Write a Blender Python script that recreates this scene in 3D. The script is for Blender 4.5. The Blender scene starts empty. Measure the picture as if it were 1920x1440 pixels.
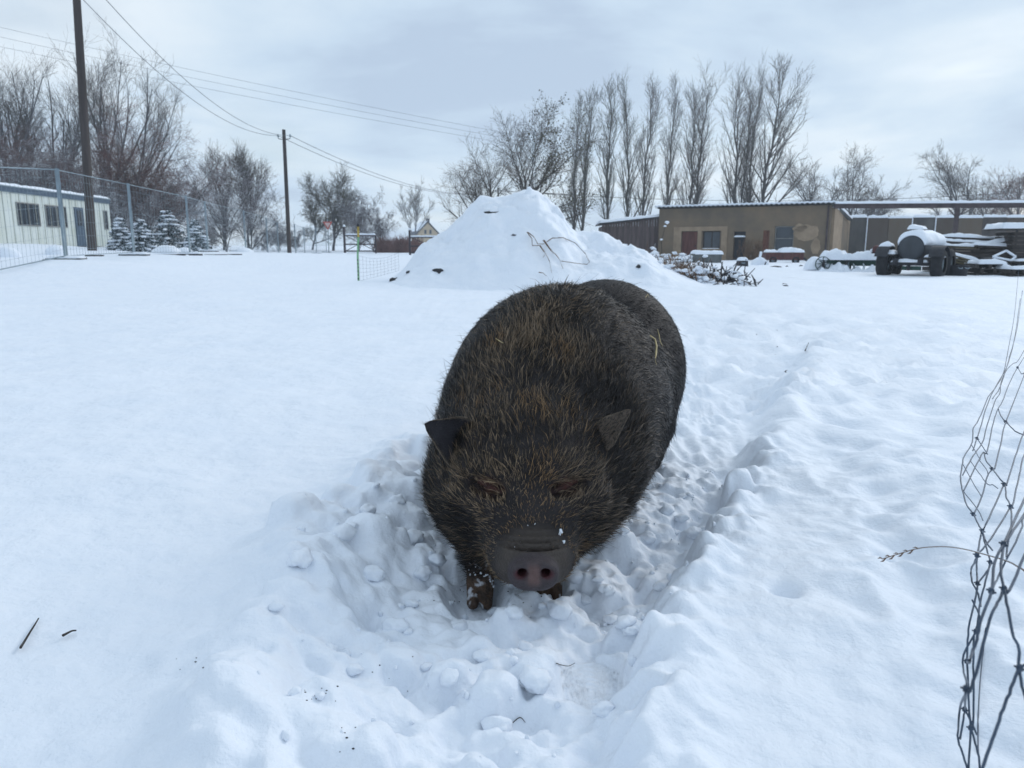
import bpy, math, random
import numpy as np
from mathutils import Vector

# ------------------------------------------------------------------ camera, world, sun, exposure
H = 0.92; TH = math.radians(10.5); F = 1400.0          # eye height, downward pitch, focal length in 1920-px units
SC = bpy.context.scene
cam = bpy.data.cameras.new('camera'); co = bpy.data.objects.new('camera', cam); SC.collection.objects.link(co)
co.location = (0, 0, H); co.rotation_euler = (math.pi/2 - TH, 0, 0)
cam.sensor_width = 36.0; cam.lens = 36.0*F/1920.0; cam.clip_start = 0.05; cam.clip_end = 3000
cam.dof.use_dof = True; cam.dof.focus_distance = 2.0
cam.dof.aperture_fstop = (36.0*F/1920.0)/3.4
SC.camera = co
SUN_EL, SUN_AZ = math.radians(30), math.radians(48)
w = bpy.data.worlds.new('World'); SC.world = w; w.use_nodes = True
nt = w.node_tree; nt.nodes.clear()
def N(t, **k):
    n = nt.nodes.new(t)
    for a, b in k.items(): setattr(n, a, b)
    return n
def LK(a, b): nt.links.new(a, b)
wo = N('ShaderNodeOutputWorld'); bg = N('ShaderNodeBackground'); bg.inputs[1].default_value = 0.1
sky = N('ShaderNodeTexSky', sky_type='NISHITA'); sky.sun_disc = False; sky.sun_elevation = SUN_EL; sky.sun_rotation = SUN_AZ
tc = N('ShaderNodeTexCoord'); sx = N('ShaderNodeSeparateXYZ'); LK(tc.outputs['Generated'], sx.inputs[0])
def MA(op, a, b=None):
    m = N('ShaderNodeMath', operation=op)
    for i, q in enumerate((a, b)):
        if q is None: continue
        if isinstance(q, (int, float)): m.inputs[i].default_value = q
        else: LK(q, m.inputs[i])
    return m.outputs[0]
zz = MA('ADD', MA('MAXIMUM', sx.outputs[2], 0.0), 0.16)
cb = N('ShaderNodeCombineXYZ'); LK(MA('DIVIDE', sx.outputs[0], zz), cb.inputs[0]); LK(MA('DIVIDE', sx.outputs[1], zz), cb.inputs[1])
def cloud_noise(scale, detail, rough, off):
    mp = N('ShaderNodeMapping'); mp.inputs['Location'].default_value = off; LK(cb.outputs[0], mp.inputs[0])
    n = N('ShaderNodeTexNoise'); n.inputs['Scale'].default_value = scale; n.inputs['Detail'].default_value = detail
    n.inputs['Roughness'].default_value = rough; n.inputs['Distortion'].default_value = 0.25; LK(mp.outputs[0], n.inputs['Vector']); return n.outputs[0]
def RAMP(src, stops):
    r = N('ShaderNodeValToRGB'); e = r.color_ramp.elements
    while len(e) < len(stops): e.new(0.5)
    for q, (p, c) in zip(e, stops): q.position = p; q.color = (*c, 1)
    LK(src, r.inputs[0]); return r.outputs[0]
c1 = RAMP(cloud_noise(0.80, 7, 0.55, (3.1, 1.7, 0)), [(0.36, (0.440, 0.545, 0.685)), (0.46, (0.525, 0.645, 0.775)), (0.55, (0.605, 0.715, 0.820)), (0.68, (0.72, 0.80, 0.87))])
gap = RAMP(cloud_noise(0.9, 5, 0.5, (7.3, 4.2, 0)), [(0.56, (0.04,)*3), (0.70, (0.35,)*3)])
sc10 = N('ShaderNodeVectorMath', operation='SCALE'); LK(c1, sc10.inputs[0]); sc10.inputs['Scale'].default_value = 9.6
mx = N('ShaderNodeMix', data_type='RGBA'); LK(gap, mx.inputs[0]); LK(sc10.outputs[0], mx.inputs[6]); LK(sky.outputs[0], mx.inputs[7])
LK(mx.outputs[2], bg.inputs[0]); LK(bg.outputs[0], wo.inputs[0])
sl = bpy.data.lights.new('sun', 'SUN'); sl.energy = 0.95; sl.angle = math.radians(28); sl.color = (1.0, 0.965, 0.92)
so = bpy.data.objects.new('sun', sl); SC.collection.objects.link(so)
so.rotation_euler = (math.pi/2 - SUN_EL, 0, math.pi - SUN_AZ)
vs = SC.view_settings; vs.view_transform = 'Standard'; vs.look = 'None'; vs.gamma = 1; vs.exposure = 0.26; vs.use_curve_mapping = False
SC.cycles.use_denoising = True; SC.cycles.max_bounces = 6; SC.cycles.diffuse_bounces = 3; SC.cycles.volume_bounces = 1
SC.cycles.volume_step_rate = 4.0

# ------------------------------------------------------------------ helpers
RNG = np.random.default_rng(7)
def at(px, py, y):
    u = (px-960)/F; v = (720-py)/F
    dy = math.cos(TH)+v*math.sin(TH); dz = -math.sin(TH)+v*math.cos(TH); t = y/dy
    return np.array([u*t, y, H+dz*t])
def on_plane(px, py, z):
    u = (px-960)/F; v = (720-py)/F
    dy = math.cos(TH)+v*math.sin(TH); dz = -math.sin(TH)+v*math.cos(TH); t = (z-H)/dz
    return np.array([u*t, dy*t, z])
def sstep(a, b, x):
    t = np.clip((x-a)/(b-a), 0, 1); return t*t*(3-2*t)
_pt = np.random.default_rng(3).permutation(512).astype(np.int64); _pt = np.concatenate([_pt]*3)
_g3 = np.random.default_rng(5).normal(size=(512, 3)); _g3 /= np.linalg.norm(_g3, axis=1, keepdims=True)
def perlin(x, y, z=0.0):
    x, y, z = np.broadcast_arrays(np.asarray(x, float), y, z)
    xi, yi, zi = np.floor(x).astype(np.int64), np.floor(y).astype(np.int64), np.floor(z).astype(np.int64)
    xf, yf, zf = x-xi, y-yi, z-zi
    f = lambda t: t*t*t*(t*(t*6-15)+10)
    u, v, q = f(xf), f(yf), f(zf); out = 0
    for i in (0, 1):
        for j in (0, 1):
            for k in (0, 1):
                h = _pt[_pt[_pt[(xi+i) & 511]+((yi+j) & 511)]+((zi+k) & 511)] & 511
                g = _g3[h]; d = g[..., 0]*(xf-i)+g[..., 1]*(yf-j)+g[..., 2]*(zf-k)
                out = out+d*(u if i else 1-u)*(v if j else 1-v)*(q if k else 1-q)
    return out*1.5
def fbm(x, y, z=0.0, o=4, g=0.5):
    s = 0; a = 1
    for i in range(o): s = s+a*perlin(x*2**i+i*17.3, y*2**i-i*9.1, z*2**i if not np.isscalar(z) else z+i*3.7); a *= g
    return s
COL = SC.collection
def mesh_data(name, V, Fs, mat=None, smooth=True, colors=None):
    V = np.asarray(V, np.float32).reshape(-1, 3); me = bpy.data.meshes.new(name)
    arrs = [np.asarray(f, np.int32) for f in (Fs if isinstance(Fs, list) else [Fs]) if len(f)]
    me.vertices.add(len(V)); me.vertices.foreach_set('co', V.ravel())
    tot = sum(a.size for a in arrs); me.loops.add(tot); me.loops.foreach_set('vertex_index', np.concatenate([a.ravel() for a in arrs]))
    cnt = np.concatenate([np.full(len(a), a.shape[1], np.int32) for a in arrs]); st = np.concatenate([[0], np.cumsum(cnt)[:-1]]).astype(np.int32)
    me.polygons.add(len(cnt)); me.polygons.foreach_set('loop_start', st); me.polygons.foreach_set('loop_total', cnt)
    me.polygons.foreach_set('use_smooth', np.full(len(cnt), smooth, bool))
    if colors is not None:
        ca = me.color_attributes.new('Col', 'FLOAT_COLOR', 'POINT')
        c4 = np.ones((len(V), 4), np.float32); c4[:, :3] = colors; ca.data.foreach_set('color', c4.ravel())
    me.update(calc_edges=True); me.validate()
    if mat: me.materials.append(mat)
    return me
def obj(name, me, parent=None, loc=None, rz=None):
    o = bpy.data.objects.new(name, me); COL.objects.link(o)
    if parent is not None: o.parent = parent
    if loc is not None: o.location = [float(q) for q in loc]
    if rz is not None: o.rotation_euler = (0, 0, rz)
    return o
def tag(o, label, cat, group=None):
    o['label'] = label; o['category'] = cat
    if group: o['group'] = group
    return o
def thing(name, label, cat, loc=(0, 0, 0), rz=0.0, group=None):
    return tag(obj(name, None, None, loc, rz), label, cat, group)
class MB:
    def __init__(s): s.V = []; s.Q = []; s.T = []; s.n = 0
    def add(s, V, Q=None, T=None):
        V = np.asarray(V, float).reshape(-1, 3)
        if Q is not None and len(Q): s.Q.append(np.asarray(Q)+s.n)
        if T is not None and len(T): s.T.append(np.asarray(T)+s.n)
        s.V.append(V); s.n += len(V); return s
    def box(s, c, size, rz=0.0, ry=0.0, rx=0.0, jit=0.0):
        b = np.array([[x, y, z] for x in (-.5, .5) for y in (-.5, .5) for z in (-.5, .5)])*np.array(size)
        if jit: b = b+RNG.normal(size=b.shape)*jit
        cx, sx_ = math.cos(rx), math.sin(rx); b = b@np.array([[1, 0, 0], [0, cx, sx_], [0, -sx_, cx]])
        cy, sy_ = math.cos(ry), math.sin(ry); b = b@np.array([[cy, 0, -sy_], [0, 1, 0], [sy_, 0, cy]])
        cz, sz_ = math.cos(rz), math.sin(rz); b = b@np.array([[cz, sz_, 0], [-sz_, cz, 0], [0, 0, 1]])
        return s.add(b+np.array(c), [[0, 1, 3, 2], [4, 6, 7, 5], [0, 4, 5, 1], [2, 3, 7, 6], [0, 2, 6, 4], [1, 5, 7, 3]])
    def tube(s, pts, r, n=8, caps=True):
        pts = np.asarray(pts, float)[None]; r = np.broadcast_to(np.asarray(r, float), pts.shape[:2])
        V, Q = tubes(pts, r, n); b0 = s.n; s.add(V, Q)
        if caps:
            P = pts.shape[1]
            for e, rev in ((0, True), (P-1, False)):
                ring = np.arange(n)+e*n; c = s.n
                s.V.append(pts[0, e][None]); s.n += 1
                t = np.stack([ring+b0, np.roll(ring, -1)+b0, np.full(n, c)], 1)
                s.T.append(t[:, ::-1] if rev else t)
        return s
    def lathe(s, c, axis, prof, n=20):
        axis = np.array(axis, float); axis /= np.linalg.norm(axis); ref = np.array([0, 0, 1.]) if abs(axis[2]) < .9 else np.array([1., 0, 0])
        a = np.cross(axis, ref); a /= np.linalg.norm(a); b = np.cross(axis, a); th = np.linspace(0, 2*math.pi, n, endpoint=False)
        V = np.concatenate([np.array(c)+axis*h+r*(np.cos(th)[:, None]*a+np.sin(th)[:, None]*b) for h, r in prof])
        i = np.arange(n); Q = np.concatenate([np.stack([k*n+i, k*n+(i+1) % n, (k+1)*n+(i+1) % n, (k+1)*n+i], 1) for k in range(len(prof)-1)])
        return s.add(V, Q)
    def build(s, name, mat, parent=None, smooth=False, **k):
        Fs = []
        if s.Q: Fs.append(np.concatenate(s.Q))
        if s.T: Fs.append(np.concatenate(s.T))
        return obj(name, mesh_data(name, np.concatenate(s.V), Fs, mat, smooth), parent, **k)
def tubes(P, R, S):
    """P (N,K,3) polylines, R (N,K) radii -> S-sided tubes (S=2: flat ribbons)"""
    n, k = P.shape[:2]; T = np.gradient(P, axis=1); T /= np.linalg.norm(T, axis=2, keepdims=True)+1e-12
    m = T.mean(1); ref = np.where(np.abs(m[:, 2:3]) < .75*np.linalg.norm(m, axis=1, keepdims=True), np.array([[0, 0, 1.]]), np.array([[1., 0, 0]]))
    if S == 2: ref = RNG.normal(size=(n, 3))
    a = np.cross(T, ref[:, None, :]); a /= np.linalg.norm(a, axis=2, keepdims=True)+1e-12; b = np.cross(T, a)
    th = np.arange(S)*2*math.pi/S
    V = P[:, :, None, :]+R[:, :, None, None]*(np.cos(th)[None, None, :, None]*a[:, :, None, :]+np.sin(th)[None, None, :, None]*b[:, :, None, :])
    base = (np.arange(n)*k*S)[:, None, None]+(np.arange(k-1)*S)[None, :, None]; s = np.arange(S if S > 2 else 1)[None, None, :]; s2 = (s+1) % S
    Q = np.stack([base+s, base+S+s, base+S+s2, base+s2], -1).reshape(-1, 4)
    return V.reshape(-1, 3), Q

# ------------------------------------------------------------------ materials
def material(name, col, rough=0.8, var=0.25, scale=6.0, bump=0.0, bscale=40.0, metal=0.0, snow=None, attr=False, col2=None, stretch=(1, 1, 1), spec=0.3, snow_noise=5.0):
    m = bpy.data.materials.new(name); m.use_nodes = True; t = m.node_tree; b = t.nodes['Principled BSDF']
    b.inputs['Roughness'].default_value = rough; b.inputs['Metallic'].default_value = metal; b.inputs['Specular IOR Level'].default_value = spec
    L = t.links.new; tcn = t.nodes.new('ShaderNodeTexCoord'); mp = t.nodes.new('ShaderNodeMapping'); mp.inputs['Scale'].default_value = stretch
    L(tcn.outputs['Object'], mp.inputs[0])
    nz = t.nodes.new('ShaderNodeTexNoise'); nz.inputs['Scale'].default_value = scale; nz.inputs['Detail'].default_value = 6; nz.inputs['Roughness'].default_value = .62; L(mp.outputs[0], nz.inputs['Vector'])
    mixn = t.nodes.new('ShaderNodeMix'); mixn.data_type = 'RGBA'
    rp = t.nodes.new('ShaderNodeValToRGB'); rp.color_ramp.elements[0].position = .33; rp.color_ramp.elements[1].position = .67; L(nz.outputs[0], rp.inputs[0]); L(rp.outputs[0], mixn.inputs[0])
    c = np.array(col); cA = c*(1-var); cB = np.array(col2) if col2 is not None else np.minimum(c*(1+var), .95)
    mixn.inputs[6].default_value = (*cA, 1); mixn.inputs[7].default_value = (*cB, 1); out = mixn.outputs[2]
    if attr:
        va = t.nodes.new('ShaderNodeVertexColor'); va.layer_name = 'Col'; mm = t.nodes.new('ShaderNodeMix'); mm.data_type = 'RGBA'; mm.blend_type = 'MULTIPLY'; mm.inputs[0].default_value = 1
        L(va.outputs[0], mm.inputs[6]); L(out, mm.inputs[7]); out = mm.outputs[2]
    if snow is not None:                                   # settled snow on up-facing sides
        g = t.nodes.new('ShaderNodeNewGeometry'); sp = t.nodes.new('ShaderNodeSeparateXYZ'); L(g.outputs['Normal'], sp.inputs[0])
        n2 = t.nodes.new('ShaderNodeTexNoise'); n2.inputs['Scale'].default_value = snow_noise; n2.inputs['Detail'].default_value = 3; L(tcn.outputs['Object'], n2.inputs['Vector'])
        ad = t.nodes.new('ShaderNodeMath'); ad.operation = 'MULTIPLY_ADD'; ad.inputs[1].default_value = 1.6; L(n2.outputs[0], ad.inputs[0]); L(sp.outputs[2], ad.inputs[2])
        mr = t.nodes.new('ShaderNodeMapRange'); mr.inputs[1].default_value = snow+.8-.12; mr.inputs[2].default_value = snow+.8+.12; L(ad.outputs[0], mr.inputs[0])
        ms = t.nodes.new('ShaderNodeMix'); ms.data_type = 'RGBA'; L(mr.outputs[0], ms.inputs[0]); L(out, ms.inputs[6]); ms.inputs[7].default_value = (.77, .83, .90, 1); out = ms.outputs[2]
    L(out, b.inputs['Base Color'])
    if bump:
        nb = t.nodes.new('ShaderNodeTexNoise'); nb.inputs['Scale'].default_value = bscale; nb.inputs['Detail'].default_value = 5; L(mp.outputs[0], nb.inputs['Vector'])
        bp = t.nodes.new('ShaderNodeBump'); bp.inputs['Strength'].default_value = min(1, bump); bp.inputs['Distance'].default_value = .02; L(nb.outputs[0], bp.inputs['Height']); L(bp.outputs[0], b.inputs['Normal'])
    return m
def snow_material(name, dirt=False):
    m = bpy.data.materials.new(name); m.use_nodes = True; t = m.node_tree; b = t.nodes['Principled BSDF']; L = t.links.new
    b.inputs['Roughness'].default_value = .6; b.inputs['Specular IOR Level'].default_value = .25
    g = t.nodes.new('ShaderNodeNewGeometry')
    nz = t.nodes.new('ShaderNodeTexNoise'); nz.inputs['Scale'].default_value = 3.0; nz.inputs['Detail'].default_value = 8; L(g.outputs['Position'], nz.inputs['Vector'])
    rp = t.nodes.new('ShaderNodeValToRGB'); e = rp.color_ramp.elements; e[0].position = .3; e[0].color = (.785, .838, .915, 1); e[1].position = .7; e[1].color = (.835, .875, .938, 1); L(nz.outputs[0], rp.inputs[0]); out = rp.outputs[0]
    if dirt:   # thin mud streaks showing on the driven yard, and specks of soil
        sp = t.nodes.new('ShaderNodeSeparateXYZ'); L(g.outputs['Position'], sp.inputs[0])
        mp = t.nodes.new('ShaderNodeMapping'); mp.inputs['Scale'].default_value = (.35, 2.2, 1); mp.inputs['Rotation'].default_value = (0, 0, math.radians(8)); L(g.outputs['Position'], mp.inputs[0])
        n2 = t.nodes.new('ShaderNodeTexNoise'); n2.inputs['Scale'].default_value = 1.0; n2.inputs['Detail'].default_value = 9; n2.inputs['Roughness'].default_value = .7; L(mp.outputs[0], n2.inputs['Vector'])
        r2 = t.nodes.new('ShaderNodeMapRange'); r2.inputs[1].default_value = .60; r2.inputs[2].default_value = .70; r2.inputs[4].default_value = .55; L(n2.outputs[0], r2.inputs[0])
        def rng(src, a, b_, c, d):
            x1 = t.nodes.new('ShaderNodeMapRange'); x1.inputs[1].default_value = a; x1.inputs[2].default_value = b_; L(src, x1.inputs[0])
            x2 = t.nodes.new('ShaderNodeMapRange'); x2.inputs[1].default_value = c; x2.inputs[2].default_value = d; x2.inputs[3].default_value = 1; x2.inputs[4].default_value = 0; L(src, x2.inputs[0])
            q = t.nodes.new('ShaderNodeMath'); q.operation = 'MULTIPLY'; L(x1.outputs[0], q.inputs[0]); L(x2.outputs[0], q.inputs[1]); return q.outputs[0]
        q = t.nodes.new('ShaderNodeMath'); q.operation = 'MULTIPLY'; L(rng(sp.outputs[1], 14.5, 16, 20, 22), q.inputs[0]); L(rng(sp.outputs[0], 4, 7, 40, 60), q.inputs[1])
        q2 = t.nodes.new('ShaderNodeMath'); q2.operation = 'MULTIPLY'; L(q.outputs[0], q2.inputs[0]); L(r2.outputs[0], q2.inputs[1])
        mm = t.nodes.new('ShaderNodeMix'); mm.data_type = 'RGBA'; L(q2.outputs[0], mm.inputs[0]); L(out, mm.inputs[6]); mm.inputs[7].default_value = (.16, .15, .15, 1); out = mm.outputs[2]
    L(out, b.inputs['Base Color'])
    n3 = t.nodes.new('ShaderNodeTexNoise'); n3.inputs['Scale'].default_value = 38; n3.inputs['Detail'].default_value = 9; n3.inputs['Roughness'].default_value = .65; L(g.outputs['Position'], n3.inputs['Vector'])
    n4 = t.nodes.new('ShaderNodeTexNoise'); n4.inputs['Scale'].default_value = 7.5; n4.inputs['Detail'].default_value = 7; n4.inputs['Roughness'].default_value = .55; L(g.outputs['Position'], n4.inputs['Vector'])
    b1 = t.nodes.new('ShaderNodeBump'); b1.inputs['Strength'].default_value = .55; b1.inputs['Distance'].default_value = .006; L(n3.outputs[0], b1.inputs['Height'])
    b2 = t.nodes.new('ShaderNodeBump'); b2.inputs['Strength'].default_value = .5; b2.inputs['Distance'].default_value = .05; L(n4.outputs[0], b2.inputs['Height']); L(b1.outputs[0], b2.inputs['Normal']); L(b2.outputs[0], b.inputs['Normal'])
    return m
M = {}
M['snow'] = snow_material('snow'); M['ground'] = snow_material('snow_ground', True)
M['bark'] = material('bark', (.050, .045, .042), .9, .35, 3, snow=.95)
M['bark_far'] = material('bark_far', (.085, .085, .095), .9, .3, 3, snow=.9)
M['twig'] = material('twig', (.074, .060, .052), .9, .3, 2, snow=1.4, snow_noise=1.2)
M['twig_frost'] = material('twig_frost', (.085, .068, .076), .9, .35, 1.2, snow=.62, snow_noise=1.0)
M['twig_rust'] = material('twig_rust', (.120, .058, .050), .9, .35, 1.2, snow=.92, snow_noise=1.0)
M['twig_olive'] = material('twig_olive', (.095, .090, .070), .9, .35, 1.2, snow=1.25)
M['leaf'] = material('leaf', (.075, .068, .035), .8, .5, 2, snow=.85)
M['needle'] = material('needle', (.022, .045, .050), .8, .4, 3, snow=.42, snow_noise=2.5)
M['weed'] = material('weed', (.16, .10, .065), .9, .4, 4, snow=.75, snow_noise=6)
M['pole'] = material('pole', (.060, .050, .048), .85, .35, 3, .4, 30, stretch=(1, 1, .1))
M['galv'] = material('galvanised', (.24, .30, .34), .5, .2, 5, metal=.3)
M['wire'] = material('wire', (.060, .085, .125), .45, .3, 30, metal=.2)
M['cable'] = material('cable', (.10, .11, .13), .7)
M['cream'] = material('cream_panel', (.70, .75, .73), .7, .06, .8, col2=(.56, .60, .53))
M['cream_rib'] = material('cream_rib', (.36, .38, .34), .7)
M['fascia'] = material('blue_fascia', (.060, .095, .14), .6, .2)
M['fascia_red'] = material('red_fascia', (.17, .050, .045), .6, .2)
M['glass'] = material('dark_glass', (.028, .038, .050), .12, .3, 1.5, spec=.6)
M['wframe'] = material('window_frame', (.22, .22, .21), .6)
M['dark'] = material('dark_metal', (.025, .026, .032), .6, .3)
M['render'] = material('ochre_render', (.140, .117, .092), .95, .10, .55, .5, 12, col2=(.215, .158, .105))
M['render2'] = material('bare_plaster', (.285, .215, .150), .95, .2, 1.5, .4, 12)
M['woodshed'] = material('wood_boards', (.105, .080, .078), .9, .35, 2, .5, 20, stretch=(3, 3, .3))
M['concrete'] = [material('concrete_panel_%s' % n, c, .95, .35, 1.3, .4, 10, col2=c2, stretch=(1, 1, .35)) for n, c, c2 in (
    ('slate', (.085, .085, .085), (.12, .115, .11)), ('brown', (.135, .105, .085), (.10, .085, .075)), ('ochre', (.19, .145, .105), (.13, .11, .09)), ('dark', (.070, .062, .060), (.10, .09, .085)))]
M['steel'] = material('rusty_beam', (.060, .045, .048), .7, .35, 3)
M['reddoor'] = material('red_brown_door', (.11, .045, .038), .8, .3, 2, stretch=(4, 4, .5))
M['wood'] = material('weathered_wood', (.048, .041, .038), .9, .4, 3, .4, 25, stretch=(1, 1, 3))
M['wood_yellow'] = material('yellowed_timber', (.115, .098, .058), .9, .3, 3)
M['tyre'] = material('tyre', (.020, .021, .024), .85, .3, 8)
M['tank'] = material('grey_tank', (.050, .057, .067), .6, .25, 2.5, .2, 15, stretch=(1, 1, .3))
M['green'] = material('green_paint', (.014, .048, .038), .6, .4, 3, snow=.62)
M['red'] = material('faded_red_paint', (.085, .034, .033), .7, .35, 3)
M['rust'] = material('rust', (.12, .055, .040), .9, .35, 5)
M['tub'] = material('grey_trough', (.105, .115, .115), .8, .3, 4)
M['gate'] = material('brown_gate_paint', (.045, .035, .042), .7, .3, 3)
M['sign_red'] = material('sign_red', (.45, .07, .055), .5, .1)
M['sign_white'] = material('sign_white', (.55, .42, .40), .5, .1)
M['postgreen'] = material('green_fence_post', (.20, .42, .22), .5, .2, 8)
M['postyellow'] = material('yellow_post_top', (.42, .30, .06), .5, .2, 8)
M['netting'] = material('grey_netting', (.38, .41, .45), .7)
M['housewall'] = material('cream_house_wall', (.46, .36, .24), .9, .1)
M['houseroof'] = material('slate_roof', (.055, .062, .080), .7, .2)
M['hedge'] = material('hedge_twigs', (.17, .095, .085), .9, .35, .8, snow=1.15, snow_noise=.8)
M['straw'] = material('straw', (.42, .34, .18), .7, .25, 30)
M['soil'] = material('frozen_soil', (.030, .030, .034), .95, .4, 8, .8, 20)

# ------------------------------------------------------------------ terrain
CT = [at(*q) for q in [(124,489,16.5),(255,481,20.9),(357,481,25.5),(391,474,29.8),(462,477,35),(540,482,44),(572,481,52),(172,471,23),(0,458,32),(212,463,43),(647,477,50),(768,481,50),
      (672,530,18.4),(1300,531,18),(1700,521,22),(1540,490,41),(1233,491,46),(1880,522,22),(1600,490,46),(1880,490,46),(480,520,19.5),(250,560,11.5),(60,640,6.7)]]
CT += [np.array(q, float) for q in [(-23,22,.85),(-30,50,.9),(-30,80,.6),(-12,90,.3),(10,100,0),(40,90,0),(60,40,0),(-60,30,.8),(0,200,0),(-80,200,.4),(80,200,0),(0,0,.02),(0,2,.02),(-1,2,.03),(1,2,.02),(2,4,.03),(-2,3,.05),(0,5,.03),(3,8,.02),(-2,8,.05),(0,-6,0),(8,-2,0),(-8,-2,.05),(0,14,.0),(5,14,.0)]]
CT = np.array(CT)
def terrain(x, y):
    x = np.asarray(x, float); y = np.asarray(y, float); s = np.zeros_like(x); ws = np.zeros_like(x)
    for c in CT:
        wgt = 1/((x-c[0])**2+(y-c[1])**2+1.2)**1.25; s += wgt*c[2]; ws += wgt
    return s/ws
def gz(x, y): return float(terrain(np.array([x]), np.array([y]))[0])
# pig path: crisp right wall, ragged left side
ER = np.array([on_plane(px, py, .05) for px, py in [(1215,1700),(1195,1440),(1200,1330),(1206,1230),(1228,1145),(1290,1070),(1335,990),(1385,930),(1415,860),(1450,790),(1500,700),(1560,610)]])
EL = np.array([on_plane(px, py, .05) for px, py in [(420,1800),(450,1440),(480,1300),(520,1190),(560,1090),(620,1000),(715,910),(775,840)]]+[(-.02,3.2,0),(.35,4.2,0),(1.3,7,0),(3.3,13,0)])
def ground_detail(x, y):
    """snow relief on top of the terrain"""
    h = .022*fbm(x*.9, y*.9, 0, 3)+.012*fbm(x*3.3, y*3.3, 3.3, 4)+.012*np.maximum(0, fbm(x*2.1+9, y*2.1, 1.3, 4))
    h += .045*np.maximum(0, fbm(x*2.6+5, y*2.6, 9.1, 5, .55))*sstep(.3, 1.2, x-.20*y)
    h += .055*(1-1.5*np.abs(fbm(x*3.0, y*3.0+4, 6.6, 3, .55)))*sstep(.2, 1.0, x-.16*y)*sstep(13, 7, y)          # rougher trodden snow beside the wire
    xr = np.interp(y, ER[:, 1], ER[:, 0])+(.055+.06*sstep(2.0, 3.0, y))*fbm(x*2+y*4.5, y*5, 1.7, 5, .6); xl = np.interp(y, EL[:, 1], EL[:, 0])+.10*fbm(x*2, y*4, 6.1, 3)
    wr = .07+.16*np.maximum(0, y-2.2); wl = .50
    mr = sstep(0, 1, (xr-x)/wr+.5); ml = sstep(0, 1, (x-xl)/wl+.3)
    fade = 1-sstep(4.0, 9, y)*.75; m = mr*ml*fade
    lump = (1-np.abs(fbm(x*7, y*7, 2.2, 4, .55))*1.3); lump2 = 1-np.abs(fbm(x*17, y*17, 8.2, 3, .55))*1.3
    h = h+.055*(1-m)-.070*m
    h += .075*fbm(x*1.7, y*1.7, 8.8, 4, .6)*mr*ml*sstep(2.8, 4.5, y)*sstep(16, 10, y)
    h += m*(.062*lump*(1-.5*sstep(-.25, 0, x-xr))+.022*lump2)*(1-sstep(2.2, 5, y)*.6)
    h += .085*np.exp(-((x-xl-.06)/.16)**2)*fade*(1+.9*fbm(x*5, y*5, 4.4, 4))               # snow shoved up along the left side
    h += .055*np.exp(-((x-xr-.05)/.10)**2)*fade*(.75+.9*fbm(x*9, y*9, 5.4, 4))
    h -= .034*np.exp(-((x-xr+.15)/.11)**2)*sstep(1.35, 1.6, y)*sstep(3.0, 2.4, y)
    return h, m
def axis_coords(lo, hi, step, far_lo, far_hi, ratio):
    a = list(np.arange(lo, hi, step)); d = step; x = a[-1]
    while x < far_hi: d *= ratio; x += d; a.append(x)
    d = step; x = a[0]; pre = []
    while x > far_lo: d *= ratio; x -= d; pre.append(x)
    return np.array(pre[::-1]+a)
GX = axis_coords(-1.15, 1.05, .0064, -900, 900, 1.042); GY = axis_coords(.95, 2.75, .0064, -60, 1500, 1.038)
X, Y = np.meshgrid(GX, GY, indexing='ij')
Z = terrain(X, Y); dh, TM = ground_detail(X, Y); Z = Z+dh
# lumps of broken snow thrown about in the trench
rg = np.random.default_rng(21); nd = 0
def dome(cx, cy, r, sink=.35, flat=.85, asp=1.0, ang=0.0):
    R = r*max(1, asp)*1.25; i0, i1 = np.searchsorted(GX, [cx-R, cx+R]); j0, j1 = np.searchsorted(GY, [cy-R, cy+R])
    if i1-i0 < 3 or j1-j0 < 3: return
    xs, ys = X[i0:i1, j0:j1]-cx, Y[i0:i1, j0:j1]-cy; c, s = math.cos(ang), math.sin(ang); xa, ya = (xs*c+ys*s)/asp, -xs*s+ys*c
    ii, jj = np.searchsorted(GX, cx), np.searchsorted(GY, cy); zc = Z[min(ii, len(GX)-1), min(jj, len(GY)-1)]-sink*r
    rr = r*(1+.30*perlin(xs*1.1/r+cx*31, ys*1.1/r, cy*17)+.12*perlin(xs*3/r, ys*3/r+cy*9, 2))
    q = np.sqrt(np.maximum(0, 1-(xa**2+ya**2)/rr**2)); zz_ = np.where(q > 0, zc+flat*r*(1.35*q**.8), -9)
    Z[i0:i1, j0:j1] = np.maximum(Z[i0:i1, j0:j1], zz_)
Z0 = Z.copy()
for k in range(4200):
    cx, cy = rg.uniform(-1.1, .95), rg.uniform(.95, 3.3)
    i, j = np.searchsorted(GX, cx), np.searchsorted(GY, cy); p = TM[i, j]
    near_left = math.exp(-((cx-np.interp(cy, EL[:, 1], EL[:, 0])-.15)/.30)**2)
    if rg.random() > p*(.12+.75*near_left)*.6+.30*p*math.exp(-((cx-.02)/.25)**2-((cy-1.65)/.35)**2): continue
    dome(cx, cy, min(.060, .0125*math.exp(abs(rg.normal())*.70)), rg.uniform(.45, .85), rg.uniform(.4, .75), rg.uniform(1, 1.7), rg.uniform(0, 3.1))
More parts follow.
